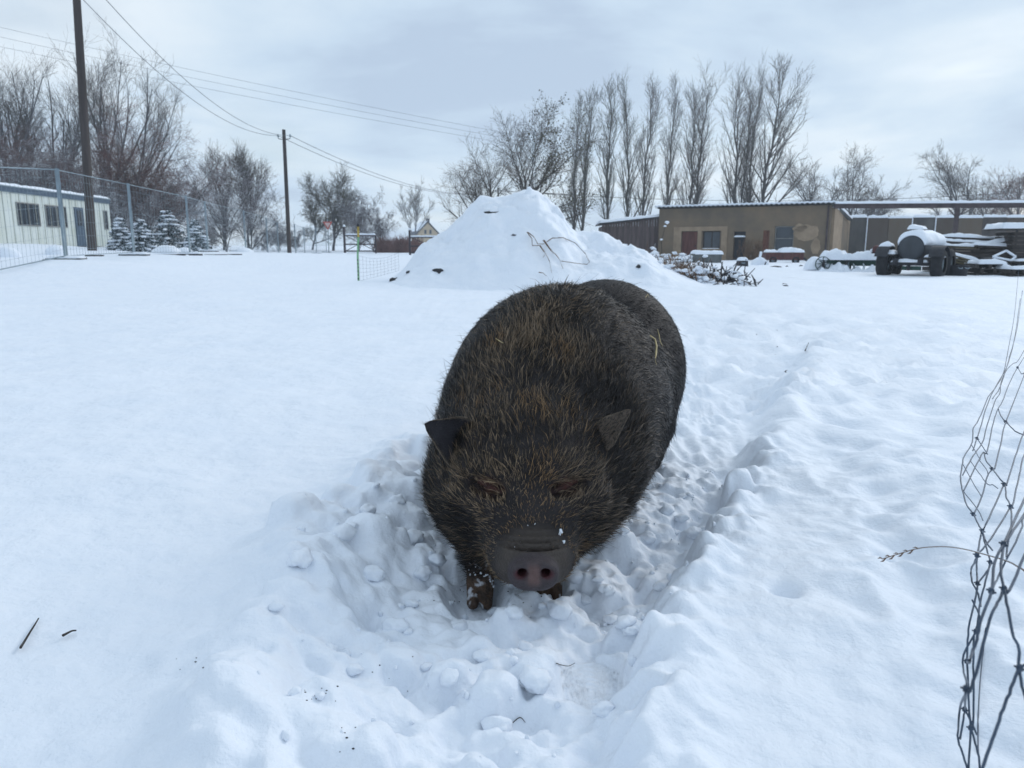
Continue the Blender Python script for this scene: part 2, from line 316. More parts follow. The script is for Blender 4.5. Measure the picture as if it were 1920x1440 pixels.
for px, py, r, asp, ang in [(1005,1275,.050,1.5,1.4),(1175,1190,.030,1.7,.2),(1045,1150,.042,1.5,.1),(1150,1025,.040,1.2,.3),(1020,1120,.03,1.2,.5),(960,1170,.033,1.1,.2),(900,1230,.03,1.3,.9),(770,1010,.05,1.2,.3),(640,1000,.055,1.3,.8),(700,1080,.05,1.2,.2),(560,1050,.06,1.3,.7),(1240,1100,.03,1.3,.2),(790,1080,.045,1.1,.6),(1140,1110,.03,1.2,1),(930,1330,.045,1.3,.5),(840,1300,.04,1.2,.3),(1380,960,.05,1.5,.9),(1300,1000,.04,1.3,.9)]:
    p = on_plane(px, py, 0); dome(p[0], p[1], r, .2, .9, asp, ang)
def soften(a, n):
    for _ in range(n):
        a = a.copy(); a[1:-1] = .25*a[:-2]+.5*a[1:-1]+.25*a[2:]; a[:, 1:-1] = .25*a[:, :-2]+.5*a[:, 1:-1]+.25*a[:, 2:]
    return a
near = sstep(4.2, 3.2, Y)*sstep(-2.2, -1.3, X)*sstep(2.6, 1.7, X)
Zs = soften(Z, 2); Z = Z*(1-near)+Zs*near
Z += near*sstep(.02, .5, soften(TM, 8))*(.0085*fbm(X*20, Y*20, 1.3, 5, .62)+.004*np.abs(fbm(X*48, Y*48, 4.3, 2)))
Z += near*.004*fbm(X*9, Y*9, 2.3, 4, .5)
for k in range(4200):
    cx, cy = rg.uniform(-1.1, 1.0), rg.uniform(.95, 2.8); i, j = np.searchsorted(GX, cx), np.searchsorted(GY, cy)
    if rg.random() > .55*TM[i, j]*(.35+.65*float(perlin(cx*5, cy*5, 3.3) > -.05)): continue
    dome(cx, cy, min(.030, .0085*math.exp(abs(rg.normal())*.6)), rg.uniform(.3, .8), rg.uniform(.3, .75), rg.uniform(1, 1.8), rg.uniform(0, 3.1))
Zs = soften(Z, 1); Z = Z*(1-near)+Zs*near
for fx, fy, fz, rx_, ry_ in ((-.093, 1.865, -.052, .060, .10), (.108, 1.915, -.044, .045, .060)):     # feet stand in hollows
    dd = np.sqrt(((X-fx)/rx_)**2+((Y-fy)/ry_)**2); Z = np.minimum(Z, fz+.004*fbm(X*30, Y*30, .5, 3)+.09*np.maximum(0, dd-.8)**1.5+(dd > 2.2)*9)
# boot print pressed into the trench floor
bp_ = on_plane(1110, 1285, -.02); ex, ey = (X-bp_[0])/.062, (Y-bp_[1])/.095; em = np.clip(1.25-(ex**4+ey**4)**.25, 0, 1); em = sstep(0, .25, em)
rr_ = np.sqrt(((X-bp_[0])/.6)**2+((Y-bp_[1]+.02))**2); flat_z = -.028+.0042*np.sin(rr_*330)+.002*perlin(X*40, Y*40, 1)
Z = Z*(1-em)+flat_z*em
for px, py, r in [(1390,880,.07),(1345,920,.05),(1660,1075,.03),(1470,1130,.03)]:
    p = on_plane(px, py, .05); Z -= .06*np.exp(-(((X-p[0])/r)**2+((Y-p[1])/(r*1.3))**2))
nx, ny = X.shape; ii = np.arange(nx*ny).reshape(nx, ny)
GQ = np.stack([ii[:-1, :-1], ii[1:, :-1], ii[1:, 1:], ii[:-1, 1:]], -1).reshape(-1, 4)
g = obj('ground', mesh_data('ground', np.stack([X, Y, Z], -1), GQ, M['ground'])); g['kind'] = 'structure'
def surf_z(x, y):
    i, j = np.clip(np.searchsorted(GX, x)-1, 0, nx-2), np.clip(np.searchsorted(GY, y)-1, 0, ny-2)
    a, b = (x-GX[i])/(GX[i+1]-GX[i]), (y-GY[j])/(GY[j+1]-GY[j])
    return float(Z[i, j]*(1-a)*(1-b)+Z[i+1, j]*a*(1-b)+Z[i, j+1]*(1-a)*b+Z[i+1, j+1]*a*b)
def on_ground(px, py):
    z = 0.03
    for _ in range(12):
        p = on_plane(px, py, z); z = .5*z+.5*surf_z(p[0], p[1])
    return np.array([p[0], p[1], surf_z(p[0], p[1])])
# loose crumbs of snow lying on the broken surface (uncountable)
def ico(sub=1):
    import bmesh
    b = bmesh.new(); bmesh.ops.create_icosphere(b, subdivisions=sub, radius=1); V = np.array([v.co[:] for v in b.verts]); T = np.array([[v.index for v in f.verts] for f in b.faces]); b.free(); return V, T
IV, IT = ico(2); cr = MB(); n = 0
CV, CTi = ico(3)
def chunk(cx, cy, r, asp, seed, lift=.45):
    v = CV*(1+.38*perlin(CV[:, 0]*1.1+seed, CV[:, 1]*1.1, CV[:, 2]*1.1)+.26*np.abs(perlin(CV[:, 0]*2.6+seed, CV[:, 1]*2.6, CV[:, 2]*2.6))+.10*perlin(CV[:, 0]*8+seed, CV[:, 1]*8, CV[:, 2]*8))[:, None]
    a = seed*7.3; c, s = math.cos(a), math.sin(a); v = (v*np.array([asp, 1, .78]))@np.array([[c, s, 0], [-s, c, 0], [0, 0, 1]])*r
    i, j = np.searchsorted(GX, cx), np.searchsorted(GY, cy); cr.add(v+np.array([cx, cy, Z[i, j]+r*lift]), T=CTi)
for q, (px, py, r, asp) in enumerate([(1005,1285,.040,1.25),(1172,1192,.026,1.5),(1050,1148,.034,1.35),(1150,1030,.030,1.2),(1022,1122,.022,1.2),(965,1172,.026,1.1),(905,1235,.022,1.3),(775,1012,.036,1.2),(645,1003,.038,1.3),(702,1082,.034,1.2),(565,1053,.036,1.3),(1240,1103,.022,1.3),(792,1082,.030,1.1),(1142,1112,.022,1.2),(932,1332,.030,1.3),(842,1302,.026,1.2),(1300,1003,.03,1.3),(1098,1128,.022,1.2),(860,1180,.026,1.3),(740,1180,.03,1.2),(820,1060,.03,1.2),(1080,1085,.03,1.2),(985,1215,.02,1.3),(1250,960,.03,1.3),(1215,1000,.03,1.2),(690,960,.03,1.4),(745,940,.03,1.1)]):
    p = on_ground(px, py); chunk(p[0], p[1], r*.72, asp, q*3.7+1.1, .25)
k = 0
while k < 70:
    cx, cy = rg.uniform(-1.0, .9), rg.uniform(1.0, 2.7); i, j = np.searchsorted(GX, cx), np.searchsorted(GY, cy)
    if rg.random() > TM[i, j]*(.25+.75*float(perlin(cx*5, cy*5, 3.3) > 0)) or em[i, j] > .1: continue
    chunk(cx, cy, rg.uniform(.007, .016), rg.uniform(1, 1.6), rg.uniform(0, 90), .3); k += 1
while n < 200:
    cx, cy = rg.uniform(-1.1, .9), rg.uniform(.98, 3.2); i, j = np.searchsorted(GX, cx), np.searchsorted(GY, cy)
    if rg.random() > TM[i, j]*math.exp(-max(0, cy-2)/1.2)+.01: continue
    if em[i, j] > .2 and rg.random() < .9: continue
    r = .003*math.exp(abs(rg.normal())*.7); r = min(r, .010)
    v = IV*(1+.28*perlin(IV[:, 0]*1.3+cx*50, IV[:, 1]*1.3+cy*50, IV[:, 2]*1.3)[:, None]+.04*rg.normal(size=(len(IV), 1)))*r*rg.uniform(.55, 1.3, 3)
    cr.add(v+np.array([cx, cy, Z[i, j]+r*.35]), T=IT); n += 1
o = cr.build('snow_crumbs', M['snow'], smooth=True); o['kind'] = 'stuff'; o['label'] = 'loose crumbs of broken snow scattered in the trodden trench'

# ------------------------------------------------------------------ the pig
A = np.array([0.31, 0.951, 0.]); B = np.array([0.951, -0.31, 0.]); O = np.array([0.0, 1.95, -0.05])
def PL(s, l, z): return O+s*A+l*B+np.array([0, 0, z])
def smin(a, b, k):
    h = np.maximum(k-np.abs(a-b), 0)/k; return np.minimum(a, b)-h*h*k*.25
def smax(a, b, k): return -smin(-a, -b, k)
def ell(X, Y, Z, c, r, R=None):
    px, py, pz = X-c[0], Y-c[1], Z-c[2]
    if R is not None: px, py, pz = (R[0][0]*px+R[0][1]*py+R[0][2]*pz, R[1][0]*px+R[1][1]*py+R[1][2]*pz, R[2][0]*px+R[2][1]*py+R[2][2]*pz)
    k0 = np.sqrt((px/r[0])**2+(py/r[1])**2+(pz/r[2])**2)+1e-9
    k1 = np.sqrt((px/r[0]**2)**2+(py/r[1]**2)**2+(pz/r[2]**2)**2)+1e-9
    return k0*(k0-1)/k1
def cone(X, Y, Z, a, b, ra, rb):
    a = np.asarray(a, float); b = np.asarray(b, float); ba = b-a; l2 = ba@ba; px, py, pz = X-a[0], Y-a[1], Z-a[2]
    h = np.clip((px*ba[0]+py*ba[1]+pz*ba[2])/l2, 0, 1)
    return np.sqrt((px-ba[0]*h)**2+(py-ba[1]*h)**2+(pz-ba[2]*h)**2)-(ra+(rb-ra)*h)
RB = np.array([[B[0], B[1], 0], [A[0], A[1], 0], [0, 0, 1.]])
def Rx(deg):
    c, s = math.cos(math.radians(deg)), math.sin(math.radians(deg)); return np.array([[1, 0, 0], [0, c, s], [0, -s, c]])
NOSE = np.array([.052, 1.672, .152])
def field0(X, Y, Z):
    d = ell(X, Y, Z, PL(.50, .000, .455), (.365, .40, .390), RB)
    d = smin(d, ell(X, Y, Z, PL(.86, -.005, .405), (.350, .44, .335), RB), .10)
    d = smin(d, ell(X, Y, Z, PL(1.17, .02, .46), (.330, .33, .375), RB), .05)
    d = smin(d, ell(X, Y, Z, PL(.22, .02, .38), (.300, .30, .30), RB), .15)
    d = smin(d, ell(X, Y, Z, np.array([.030, 2.00, .27]), (.268, .22, .225)), .09)
    d = smin(d, ell(X, Y, Z, np.array([.042, 1.945, .345]), (.165, .165, .145), Rx(-35)), .08)
    d = smin(d, cone(X, Y, Z, (.045, 1.90, .27), (.050, 1.765, .18), .13, .086), .07)
    d = smin(d, ell(X, Y, Z, np.array([.05, 1.785, .150]), (.108, .095, .082)), .05)
    return d
def ray_hit(px, py, f, y0=1.4, y1=3.6):
    ys = np.linspace(y0, y1, 1200); P = np.array([at(px, py, q) for q in ys]); d = f(P[:, 0], P[:, 1], P[:, 2]); i = np.argmax(d < 0); return P[i]
EYES = [ray_hit(917, 912, field0), ray_hit(1062, 910, field0)]
FEET = [(at(900, 1122, 1.90), 1), (at(1030, 1108, 1.955), 1)]
def field(X, Y, Z):
    d = field0(X, Y, Z)
    # brow ridges, cheek folds, eye sockets
    for k, e in enumerate(EYES):
        s = -1 if k == 0 else 1
        d = smin(d, cone(X, Y, Z, e+np.array([-s*.060, .022, .040]), e+np.array([s*.055, .050, .030]), .043, .040), .03)
        d = smin(d, cone(X, Y, Z, e+np.array([-s*.020, .008, -.050]), e+np.array([s*.075, .040, -.040]), .034, .038), .03)
        d = smax(d, -cone(X, Y, Z, e+np.array([-s*.020, -.006, -.012]), e+np.array([s*.030, .010, .002]), .021, .016), .018)
        d = smin(d, ell(X, Y, Z, e+np.array([-s*.002, .020, -.006]), (.017, .017, .015)), .006)
        d = smin(d, cone(X, Y, Z, e+np.array([-s*.030, .004, -.016]), e+np.array([s*.024, .012, .010]), .008, .007), .008)
    # snout disc with its rim, wrinkles behind it and the nostrils
    nx_, ny_, nz_ = X-NOSE[0], Y-NOSE[1], Z-NOSE[2]
    disc = np.maximum(((np.abs(nx_)/.059)**2.6+(np.abs(nz_+.004+.12*ny_)/.042)**2.4)**(1/2.5)-1, -1)*.048
    disc = smax(disc, np.abs(ny_+.12*nz_)-.026, .024)
    s_ = ny_+.55*nz_                                             # distance back along the top of the snout
    for c, wv, a in ((.043, .0055, .022), (.060, .0055, .016), (.078, .007, .013), (.098, .008, .008)):
        d = d+a*np.exp(-((s_-c-1.6*nx_**2/.1*.35)/wv)**2)*np.clip(1-(nx_/.085)**2, 0, 1)*(nz_ > -.06)
    d = smin(d, disc, .020)
    for s in (-1, 1):
        d = smax(d, -cone(X, Y, Z, NOSE+np.array([s*.023, -.045, .008]), NOSE+np.array([s*.033, .012, .012]), .0125, .0105), .006)
        d = smax(d, -cone(X, Y, Z, NOSE+np.array([s*.031, -.034, .008]), NOSE+np.array([s*.046, -.026, -.001]), .0075, .0045), .006)
    # mouth line
    d = d+.010*np.exp(-((nz_+.062+.25*(ny_-.05))/.007)**2)*sstep(.02, .05, ny_)*(ny_ < .2)
    # crease between shoulder and jowl on the far side, roll behind the ear
    # legs and cloven feet
    for (f_, q), l in zip(FEET, (-.10, .10)):
        top = np.array([f_[0]*.9+.0, f_[1]+.10, .16])
        d = smin(d, cone(X, Y, Z, top, f_+np.array([0, .03, .045]), .075, .036), .05)
        for s in (-1, 1):
            d = smin(d, cone(X, Y, Z, f_+np.array([s*.014, .018, .038]), f_+np.array([s*.019, -.022, -.004]), .024, .016), .010)
            d = smin(d, cone(X, Y, Z, f_+np.array([s*.020, .055, .040]), f_+np.array([s*.026, .062, .015]), .012, .008), .010)
    for l in (-.19, .19):
        d = smin(d, cone(X, Y, Z, PL(1.18, l, .22), PL(1.22, l, -.03), .12, .04), .07)
        d = smin(d, cone(X, Y, Z, PL(1.20, l, .0), PL(1.13, l, -.06), .035, .022), .02)
    # tail
    d = smin(d, cone(X, Y, Z, PL(1.46, .02, .56), PL(1.53, .03, .40), .022, .012), .03)
    d = smin(d, cone(X, Y, Z, PL(1.53, .03, .40), PL(1.50, .05, .30), .012, .006), .01)
    return d
def surf(field, xs, ys, zs, newton=3):
    X, Y, Z = np.meshgrid(xs, ys, zs, indexing='ij'); D = field(X, Y, Z).astype(np.float32); ins = D < 0; nx, ny, nz = D.shape
    s = sum(ins[i:nx-1+i, j:ny-1+j, k:nz-1+k].astype(np.int8) for i in (0, 1) for j in (0, 1) for k in (0, 1)); act = (s > 0) & (s < 8)
    idx = -np.ones(act.shape, int); cells = np.argwhere(act); idx[act] = np.arange(len(cells)); acc = np.zeros((len(cells), 3)); cnt = np.zeros(len(cells)); ci, cj, ck = cells.T
    for a in [(i, j, k) for i in (0, 1) for j in (0, 1) for k in (0, 1)]:
        for ax in range(3):
            if a[ax]: continue
            b = list(a); b[ax] = 1; da = D[ci+a[0], cj+a[1], ck+a[2]]; db = D[ci+b[0], cj+b[1], ck+b[2]]
            m = (da < 0) != (db < 0); t = np.where(m, da/(da-db+1e-12), 0)
            pa = np.stack([xs[ci+a[0]], ys[cj+a[1]], zs[ck+a[2]]], 1); pb = np.stack([xs[ci+b[0]], ys[cj+b[1]], zs[ck+b[2]]], 1)
            acc += np.where(m[:, None], pa+(pb-pa)*t[:, None], 0); cnt += m
    V = acc/cnt[:, None]
    for _ in range(newton):
        e = 1e-3; d0 = field(*V.T); gr = grad(field, V, d0); st = (d0/(np.sum(gr*gr, 1)+1e-2))[:, None]*gr
        V = V-st*np.minimum(1, .004/(np.linalg.norm(st, axis=1, keepdims=True)+1e-9))*.8
    Q = []
    for ax in range(3):
        s0 = [slice(None)]*3; s1 = [slice(None)]*3; s0[ax] = slice(0, -1); s1[ax] = slice(1, None); a = ins[tuple(s0)]; b = ins[tuple(s1)]
        e = np.argwhere(a != b); o1, o2 = [(1, 2), (2, 0), (0, 1)][ax]
        e = e[(e[:, o1] > 0) & (e[:, o2] > 0) & (e[:, o1] < D.shape[o1]-1) & (e[:, o2] < D.shape[o2]-1)]
        def cell(d1, d2):
            q = e.copy(); q[:, o1] -= d1; q[:, o2] -= d2; return idx[q[:, 0], q[:, 1], q[:, 2]]
        q = np.stack([cell(1, 1), cell(0, 1), cell(0, 0), cell(1, 0)], 1); fl = ~a[tuple(e.T)]; q[fl] = q[fl][:, ::-1]; Q.append(q)
    return V, np.concatenate(Q)
def grad(field, V, d0, e=1e-3):
    return np.stack([field(V[:, 0]+e, V[:, 1], V[:, 2])-d0, field(V[:, 0], V[:, 1]+e, V[:, 2])-d0, field(V[:, 0], V[:, 1], V[:, 2]+e)-d0], 1)/e
def graded(a, b, f0, f1, fine, coarse):
    out = [a]
    while out[-1] < b:
        x = out[-1]; d = max(f0-x, x-f1, 0); out.append(x+min(coarse, fine+d*.12))
    return np.array(out)
PV, PQ = surf(field, graded(-.40, .86, -.12, .20, .0055, .016), graded(1.60, 3.60, 1.62, 1.93, .0055, .017), graded(-.10, .90, -.09, .40, .0058, .016))
def ear(C0, C1, T, Nn, cup, thick=.006, curl=.0):
    C0, C1, T, Nn = [np.asarray(q, float) for q in (C0, C1, T, Nn)]; C = (C0+C1)/2; W = (C1-C0)/2; Nn = Nn/np.linalg.norm(Nn); nu, nv = 15, 13; V = []
    for side in (0, 1):
        for a in np.linspace(0, 1, nu):
            for b in np.linspace(-1, 1, nv):
                wd = (1-a)**.62*(1+.35*math.sin(math.pi*min(1, a*1.25))*(1-a)) if a < 1 else 0.0
                p = C+(T-C)*a+W*b*wd+Nn*(cup*(b*b-.55)*(1-a*.55)*wd+curl*a*a)
                V.append(p-Nn*thick*side*(1-abs(b)**4*.8)*(1-.6*a))
    V = np.array(V); k = nu*nv; Q = []
    for i in range(nu-1):
        for j in range(nv-1):
            a = i*nv+j; Q += [[a, a+nv, a+nv+1, a+1], [k+a, k+a+1, k+a+nv+1, k+a+nv]]
    for i in range(nu-1):
        for j in (0, nv-1):
            a = i*nv+j; q = [a, a+nv, k+a+nv, k+a]; Q.append(q if j else q[::-1])
    return V, np.array(Q)
def ear_base(px, py, dy=.012): p = ray_hit(px, py, field0); return at(px, py, p[1]+dy)
eA, eB = ear_base(886, 790), ear_base(858, 880); ym = min(eA[1], eB[1]); e1 = ear(eA, eB, at(796, 795, ym-.015), (.34, -.90, .05), .050)
eA, eB = ear_base(1110, 800), ear_base(1130, 850); ym = min(eA[1], eB[1], ray_hit(1181, 770, field0)[1]-.05, ray_hit(1150, 790, field0)[1]-.03); e2 = ear(eA, eB, at(1183, 768, ym-.02), (.80, -.35, .45), .022, .009)
n0 = len(PV); V = np.concatenate([PV, e1[0], e2[0]]); Q = np.concatenate([PQ, e1[1]+n0, e2[1]+n0+len(e1[0])])
def blend(c, m, col): return c*(1-m[:, None])+m[:, None]*np.array(col)
BARE = float(np.linalg.norm((ray_hit(992, 982, field0)-NOSE)*np.array([1, .85, 1])))
def pig_skin(V):
    c = np.tile(np.array([.024, .020, .020]), (len(V), 1)); c *= (1+.35*fbm(V[:, 0]*14, V[:, 1]*14, V[:, 2]*14, 3))[:, None]
    d = V-NOSE
    c = blend(c, sstep(BARE+.012, BARE-.030, np.linalg.norm(d*np.array([1, .85, 1]), axis=1)), (.072, .059, .051))
    c = blend(c, sstep(.020, .004, d[:, 1]+.12*d[:, 2])*sstep(.09, .075, np.abs(d[:, 0]))*sstep(-.075, -.06, d[:, 2])*(d[:, 1] < .05), (.066, .054, .058))
    c = blend(c, sstep(.022, .006, np.abs(d[:, 0]))*sstep(.038, .012, np.abs(d[:, 2]-.004))*(d[:, 1] < -.004)*.85, (.165, .100, .090))
    for s in (-1, 1): c = blend(c, sstep(.022, .010, np.linalg.norm((d-np.array([s*.032, -.01, .006]))*np.array([1, .3, 1.2]), axis=1))*.8, (.075, .018, .022))
    for k, e in enumerate(EYES):
        q = np.linalg.norm((V-e)*np.array([.62, 1, 1.0]), axis=1); c = blend(c, sstep(.040, .012, q)*(.45+.4*sstep(-.2, .3, fbm(V[:, 0]*40, V[:, 1]*40, V[:, 2]*40, 2))), (.075, .026, .020))
    for f_, q in FEET:
        m = sstep(.115, .07, np.linalg.norm(V-f_-np.array([0, 0, .02]), axis=1)); c = blend(c, m, (.085, .052, .034))
        n = fbm(V[:, 0]*38, V[:, 1]*38, V[:, 2]*38, 3, .7); c = blend(c, m*.8*sstep(.42, .60, n), (.7, .73, .78)); c = blend(c, m*sstep(.1, .4, -n), (.045, .03, .022))
    k = len(e1[0]); 
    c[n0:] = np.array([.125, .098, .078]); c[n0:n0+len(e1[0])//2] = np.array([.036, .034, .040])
    for q, ee in ((n0, e1), (n0+len(e1[0]), e2)):
        kk = len(ee[0])//2; bb = np.abs(np.tile(np.linspace(-1, 1, 13), 15)); rim = np.concatenate([bb, bb]) > .9; c[q:q+2*kk][rim] = np.array([.22, .175, .13])
    return np.clip(c, .004, .9)
mp_ = material('pig_skin', (1, 1, 1), .60, .25, 45, .35, 160, attr=True, spec=.22, col2=(1.0, 1.0, 1.0))
pig = obj('pig', mesh_data('pig', V, Q, mp_, True, pig_skin(V)))
tag(pig, 'large dark brown bristly pig walking head down through the snow', 'pig')
# coat: single bristles grown from the skin
def bristles(n, seed):
    r = np.random.default_rng(seed); tri = np.concatenate([Q[:, [0, 1, 2]], Q[:, [0, 2, 3]]]); a, b, c = V[tri[:, 0]], V[tri[:, 1]], V[tri[:, 2]]
    cr_ = np.cross(b-a, c-a); ar = np.linalg.norm(cr_, axis=1); nrm_t = cr_/(ar[:, None]+1e-12); cen = (a+b+c)/3
    ls = (cen-O)@A
    wgt = ar*np.where(cen[:, 2] < .05, .35, 1)*np.where(ls < .35, 1.9, 1.0)*np.where((cen[:, 2] > .35) & (ls > .1) & (ls < .8), 1.25, 1)*np.where((ls > .6) & (nrm_t@(-A)+nrm_t@B*.5 > -.1), 1.3, 1)
    wgt *= np.where((ls > .9) & (nrm_t@(-A) < -.3), .25, 1)
    f = r.choice(len(tri), n, p=wgt/wgt.sum()); u = r.random((n, 2)); u = np.where(u.sum(1, keepdims=True) > 1, 1-u, u)
    p = a[f]+(b[f]-a[f])*u[:, :1]+(c[f]-a[f])*u[:, 1:]; nn = nrm_t[f]; isear = tri[f, 0] >= n0; inner = isear & (((tri[f, 0]-n0) % len(e1[0])) < len(e1[0])//2) & (tri[f, 0] < n0+len(e1[0]))
    dN = p-NOSE; dist = np.linalg.norm(dN*np.array([1, .85, 1]), axis=1); s = (p-O)@A
    edge_ = BARE*.93+.014*perlin(p[:, 0]*30, p[:, 1]*30, p[:, 2]*30)-.02*(dN[:, 2] < -.03); keep = (dist > edge_) | ((dist > edge_-.035) & (r.random(n) < .12))
    eyed = np.minimum(*[np.linalg.norm((p-e+np.array([0, 0, .004]))*np.array([.62, 1, 1.1]), axis=1) for e in EYES]); keep &= (eyed > .019) | (r.random(n) < .12)
    footd = np.minimum(*[np.linalg.norm(p-f_, axis=1) for f_, q in FEET]); keep &= footd > .065
    keep &= (p[:, 2] > -.03) & ~(inner & (r.random(n) < .93))
    p, nn, s, dist, eyed, isear = p[keep], nn[keep], s[keep], dist[keep], eyed[keep], isear[keep]; dN = dN[keep]; n = len(p)
    rad = dN/np.linalg.norm(dN, axis=1, keepdims=True); rad = rad+np.array([0, 0, .25]); side = np.sign((p-O)@B)
    low = np.clip((.45-p[:, 2])/.4, 0, 1)
    body = A[None]*.75+np.stack([B[0]*side*.1, B[1]*side*.1, -.45-.5*low], 1)
    wv = sstep(.12, .42, s)[:, None]; flow = rad*(1-wv)+body*wv
    e_ = np.stack([perlin(p[:, 0]*7, p[:, 1]*7, p[:, 2]*7+k*9) for k in range(3)], 1); fl2 = np.stack([perlin(p[:, 0]*26, p[:, 1]*26, p[:, 2]*26+k*9) for k in range(3)], 1)
    flow = flow+e_*.55+fl2*.45+r.normal(size=(n, 3))*.16
    # forehead hair parts and falls sideways over the brows
    flow -= nn*np.sum(flow*nn, 1, keepdims=True); flow /= np.linalg.norm(flow, axis=1, keepdims=True)+1e-9
    crest = np.exp(-(((p-O)@B-.02)/.16)**2)*sstep(.0, .25, s)*sstep(1.1, .7, s)*sstep(.3, .5, p[:, 2])
    head = 1-sstep(.10, .30, s)
    L_ = .0155+.012*crest+.008*sstep(.15, .26, dist)*head+.008*sstep(.30, .36, dist)*head; L_ *= (.75+.25*sstep(BARE-.01, BARE+.09, dist))*np.where(dist < BARE-.012, .35, 1)*np.where(isear, .22, 1)*np.where(s > .75, .95, 1)*np.where(p[:, 2] < .22, 1.15, 1)
    L_ *= np.exp(r.normal(size=n)*.28); stray = r.random(n) < .012; L_ = np.where(stray & (s > .1), L_*1.9, L_)
    lift = np.clip(.24+.22*crest+.12*r.normal(size=n)+.35*stray, .08, 1.0)
    d0 = flow*np.cos(lift)[:, None]+nn*np.sin(lift)[:, None]; ts = np.array([0, .36, .7, 1.]); bend = r.normal(size=(n, 3))*.22+flow*.18-np.array([0, 0, .18])-nn*.12
    P = p[:, None, :]-nn[:, None, :]*.002+(d0[:, None, :]*ts[None, :, None]+bend[:, None, :]*(ts**2)[None, :, None])*L_[:, None, None]
    wd = .00066*np.exp(r.normal(size=n)*.22)*np.where(isear, .7, 1); R = wd[:, None]*np.array([1, .9, .65, .12])[None]
    # colour: black-brown roots, many tips straw brown, more on the face and mane, flanks near black with the sky's bluish sheen tinted into the tips
    face = np.exp(-(((p[:, 0]-.045)/.24)**2))*(1-sstep(.15, .45, s)); fl = fbm(p[:, 0]*6, p[:, 1]*6, p[:, 2]*6, 3)
    brow = head*np.exp(-((p[:, 2]-.31)/.07)**2)*np.exp(-((p[:, 0]-.045)/.20)**2); tan = np.clip(.14+.32*face+.14*crest+.5*fl+.60*brow+.02*sstep(.5, 1.0, s), .03, .9); tan = np.where(eyed < .07, np.maximum(tan, .75), tan); tan = np.where((dist < BARE+.10) & (s < .1) & (np.abs(dN[:, 0]) < .13), np.maximum(tan, .80), tan)
    pale = r.random(n) < tan
    dark = np.array([.0085, .0070, .0068]); tc_ = np.array([.320, .225, .138])*(.35+1.0*r.random((n, 1))); tc_ = np.where((fbm(p[:, 0]*5+9, p[:, 1]*5, p[:, 2]*5, 2) > .28)[:, None] & (head > .5)[:, None], tc_*np.array([1.25, 1.08, .85]), tc_)
    fr_ = np.clip(sstep(.3, .7, s)+np.abs((p-O)@B-.02)/.35*.7, 0, 1)[:, None]; tc_ = tc_*(1-fr_*np.array([.82, .75, .58]))
    tc_ = tc_*(1+.45*brow[:, None]); tip = np.where(pale[:, None], tc_, dark*(.7+.7*r.random((n, 1)))); k = np.array([.0, .35, .85, 1.])
    C = dark[None, None]*(1-k[None, :, None])+tip[:, None, :]*k[None, :, None]
    return P, R, C
HP, HR, HC = bristles(225000, 11)
hv, hq = tubes(HP, HR, 2); hc = np.repeat(HC.reshape(-1, 3), 2, axis=0)
mh = material('bristle', (1, 1, 1), .42, .0, 5, attr=True, spec=.30, col2=(1, 1, 1))
coat = obj('coat', mesh_data('coat', hv, hq, mh, True, hc), pig); coat['kind'] = 'stuff'
# flecks of snow stuck to the snout and lower jaw
fk = MB()
for px, py, r in [(1051,998,.006),(1057,1016,.004),(1049,1003,.004),(1003,982,.002),(990,985,.0018),(965,1024,.002)]:
    p = ray_hit(px, py, field); fk.add(IV*r*np.array([.8, .7, 1.2])*(1+.3*RNG.normal(size=(len(IV), 1)))+p, T=IT)
for k in range(26):
    px = RNG.uniform(840, 930); py = 1040+(px-840)*.55+RNG.normal()*6; p = ray_hit(px, py, field)
    if field(*p.reshape(3, 1))[0] < .02: fk.add(IV*RNG.uniform(.0012, .003)*(1+.3*RNG.normal(size=(len(IV), 1)))+p+np.array([0, -.008, 0]), T=IT)
fo = fk.build('snow_flecks', M['snow'], pig, True); fo['kind'] = 'stuff'
# straw caught in the coat
def straw(pts, r, label):
    P = np.array([ray_hit(px, py, field0)+np.array([0, -.016, .012]) for px, py in pts]); m = MB(); m.tube(P, np.array([r*.6]+[r]*(len(P)-2)+[r*.4]), 5)
    tag(m.build('straw', M['straw'], smooth=True), label, 'straw', 'bits of straw caught in the coat of the pig')
straw([(1217,635),(1226,642),(1229,655),(1228,668),(1227,678)], .0030, 'thick bent straw lying on the flank of the pig')
straw([(1231,622),(1234,633),(1236,645),(1241,655)], .0018, 'thin straw beside the thick bent straw on the pig flank')
straw([(930,641),(937,646),(944,650)], .0018, 'short pale straw on the shoulder of the pig')
straw([(1209,563),(1213,557),(1215,563)], .0015, 'small folded straw high on the rump of the pig')
straw([(1226,680),(1229,690)], .0014, 'tiny straw end below the thick bent straw on the pig')

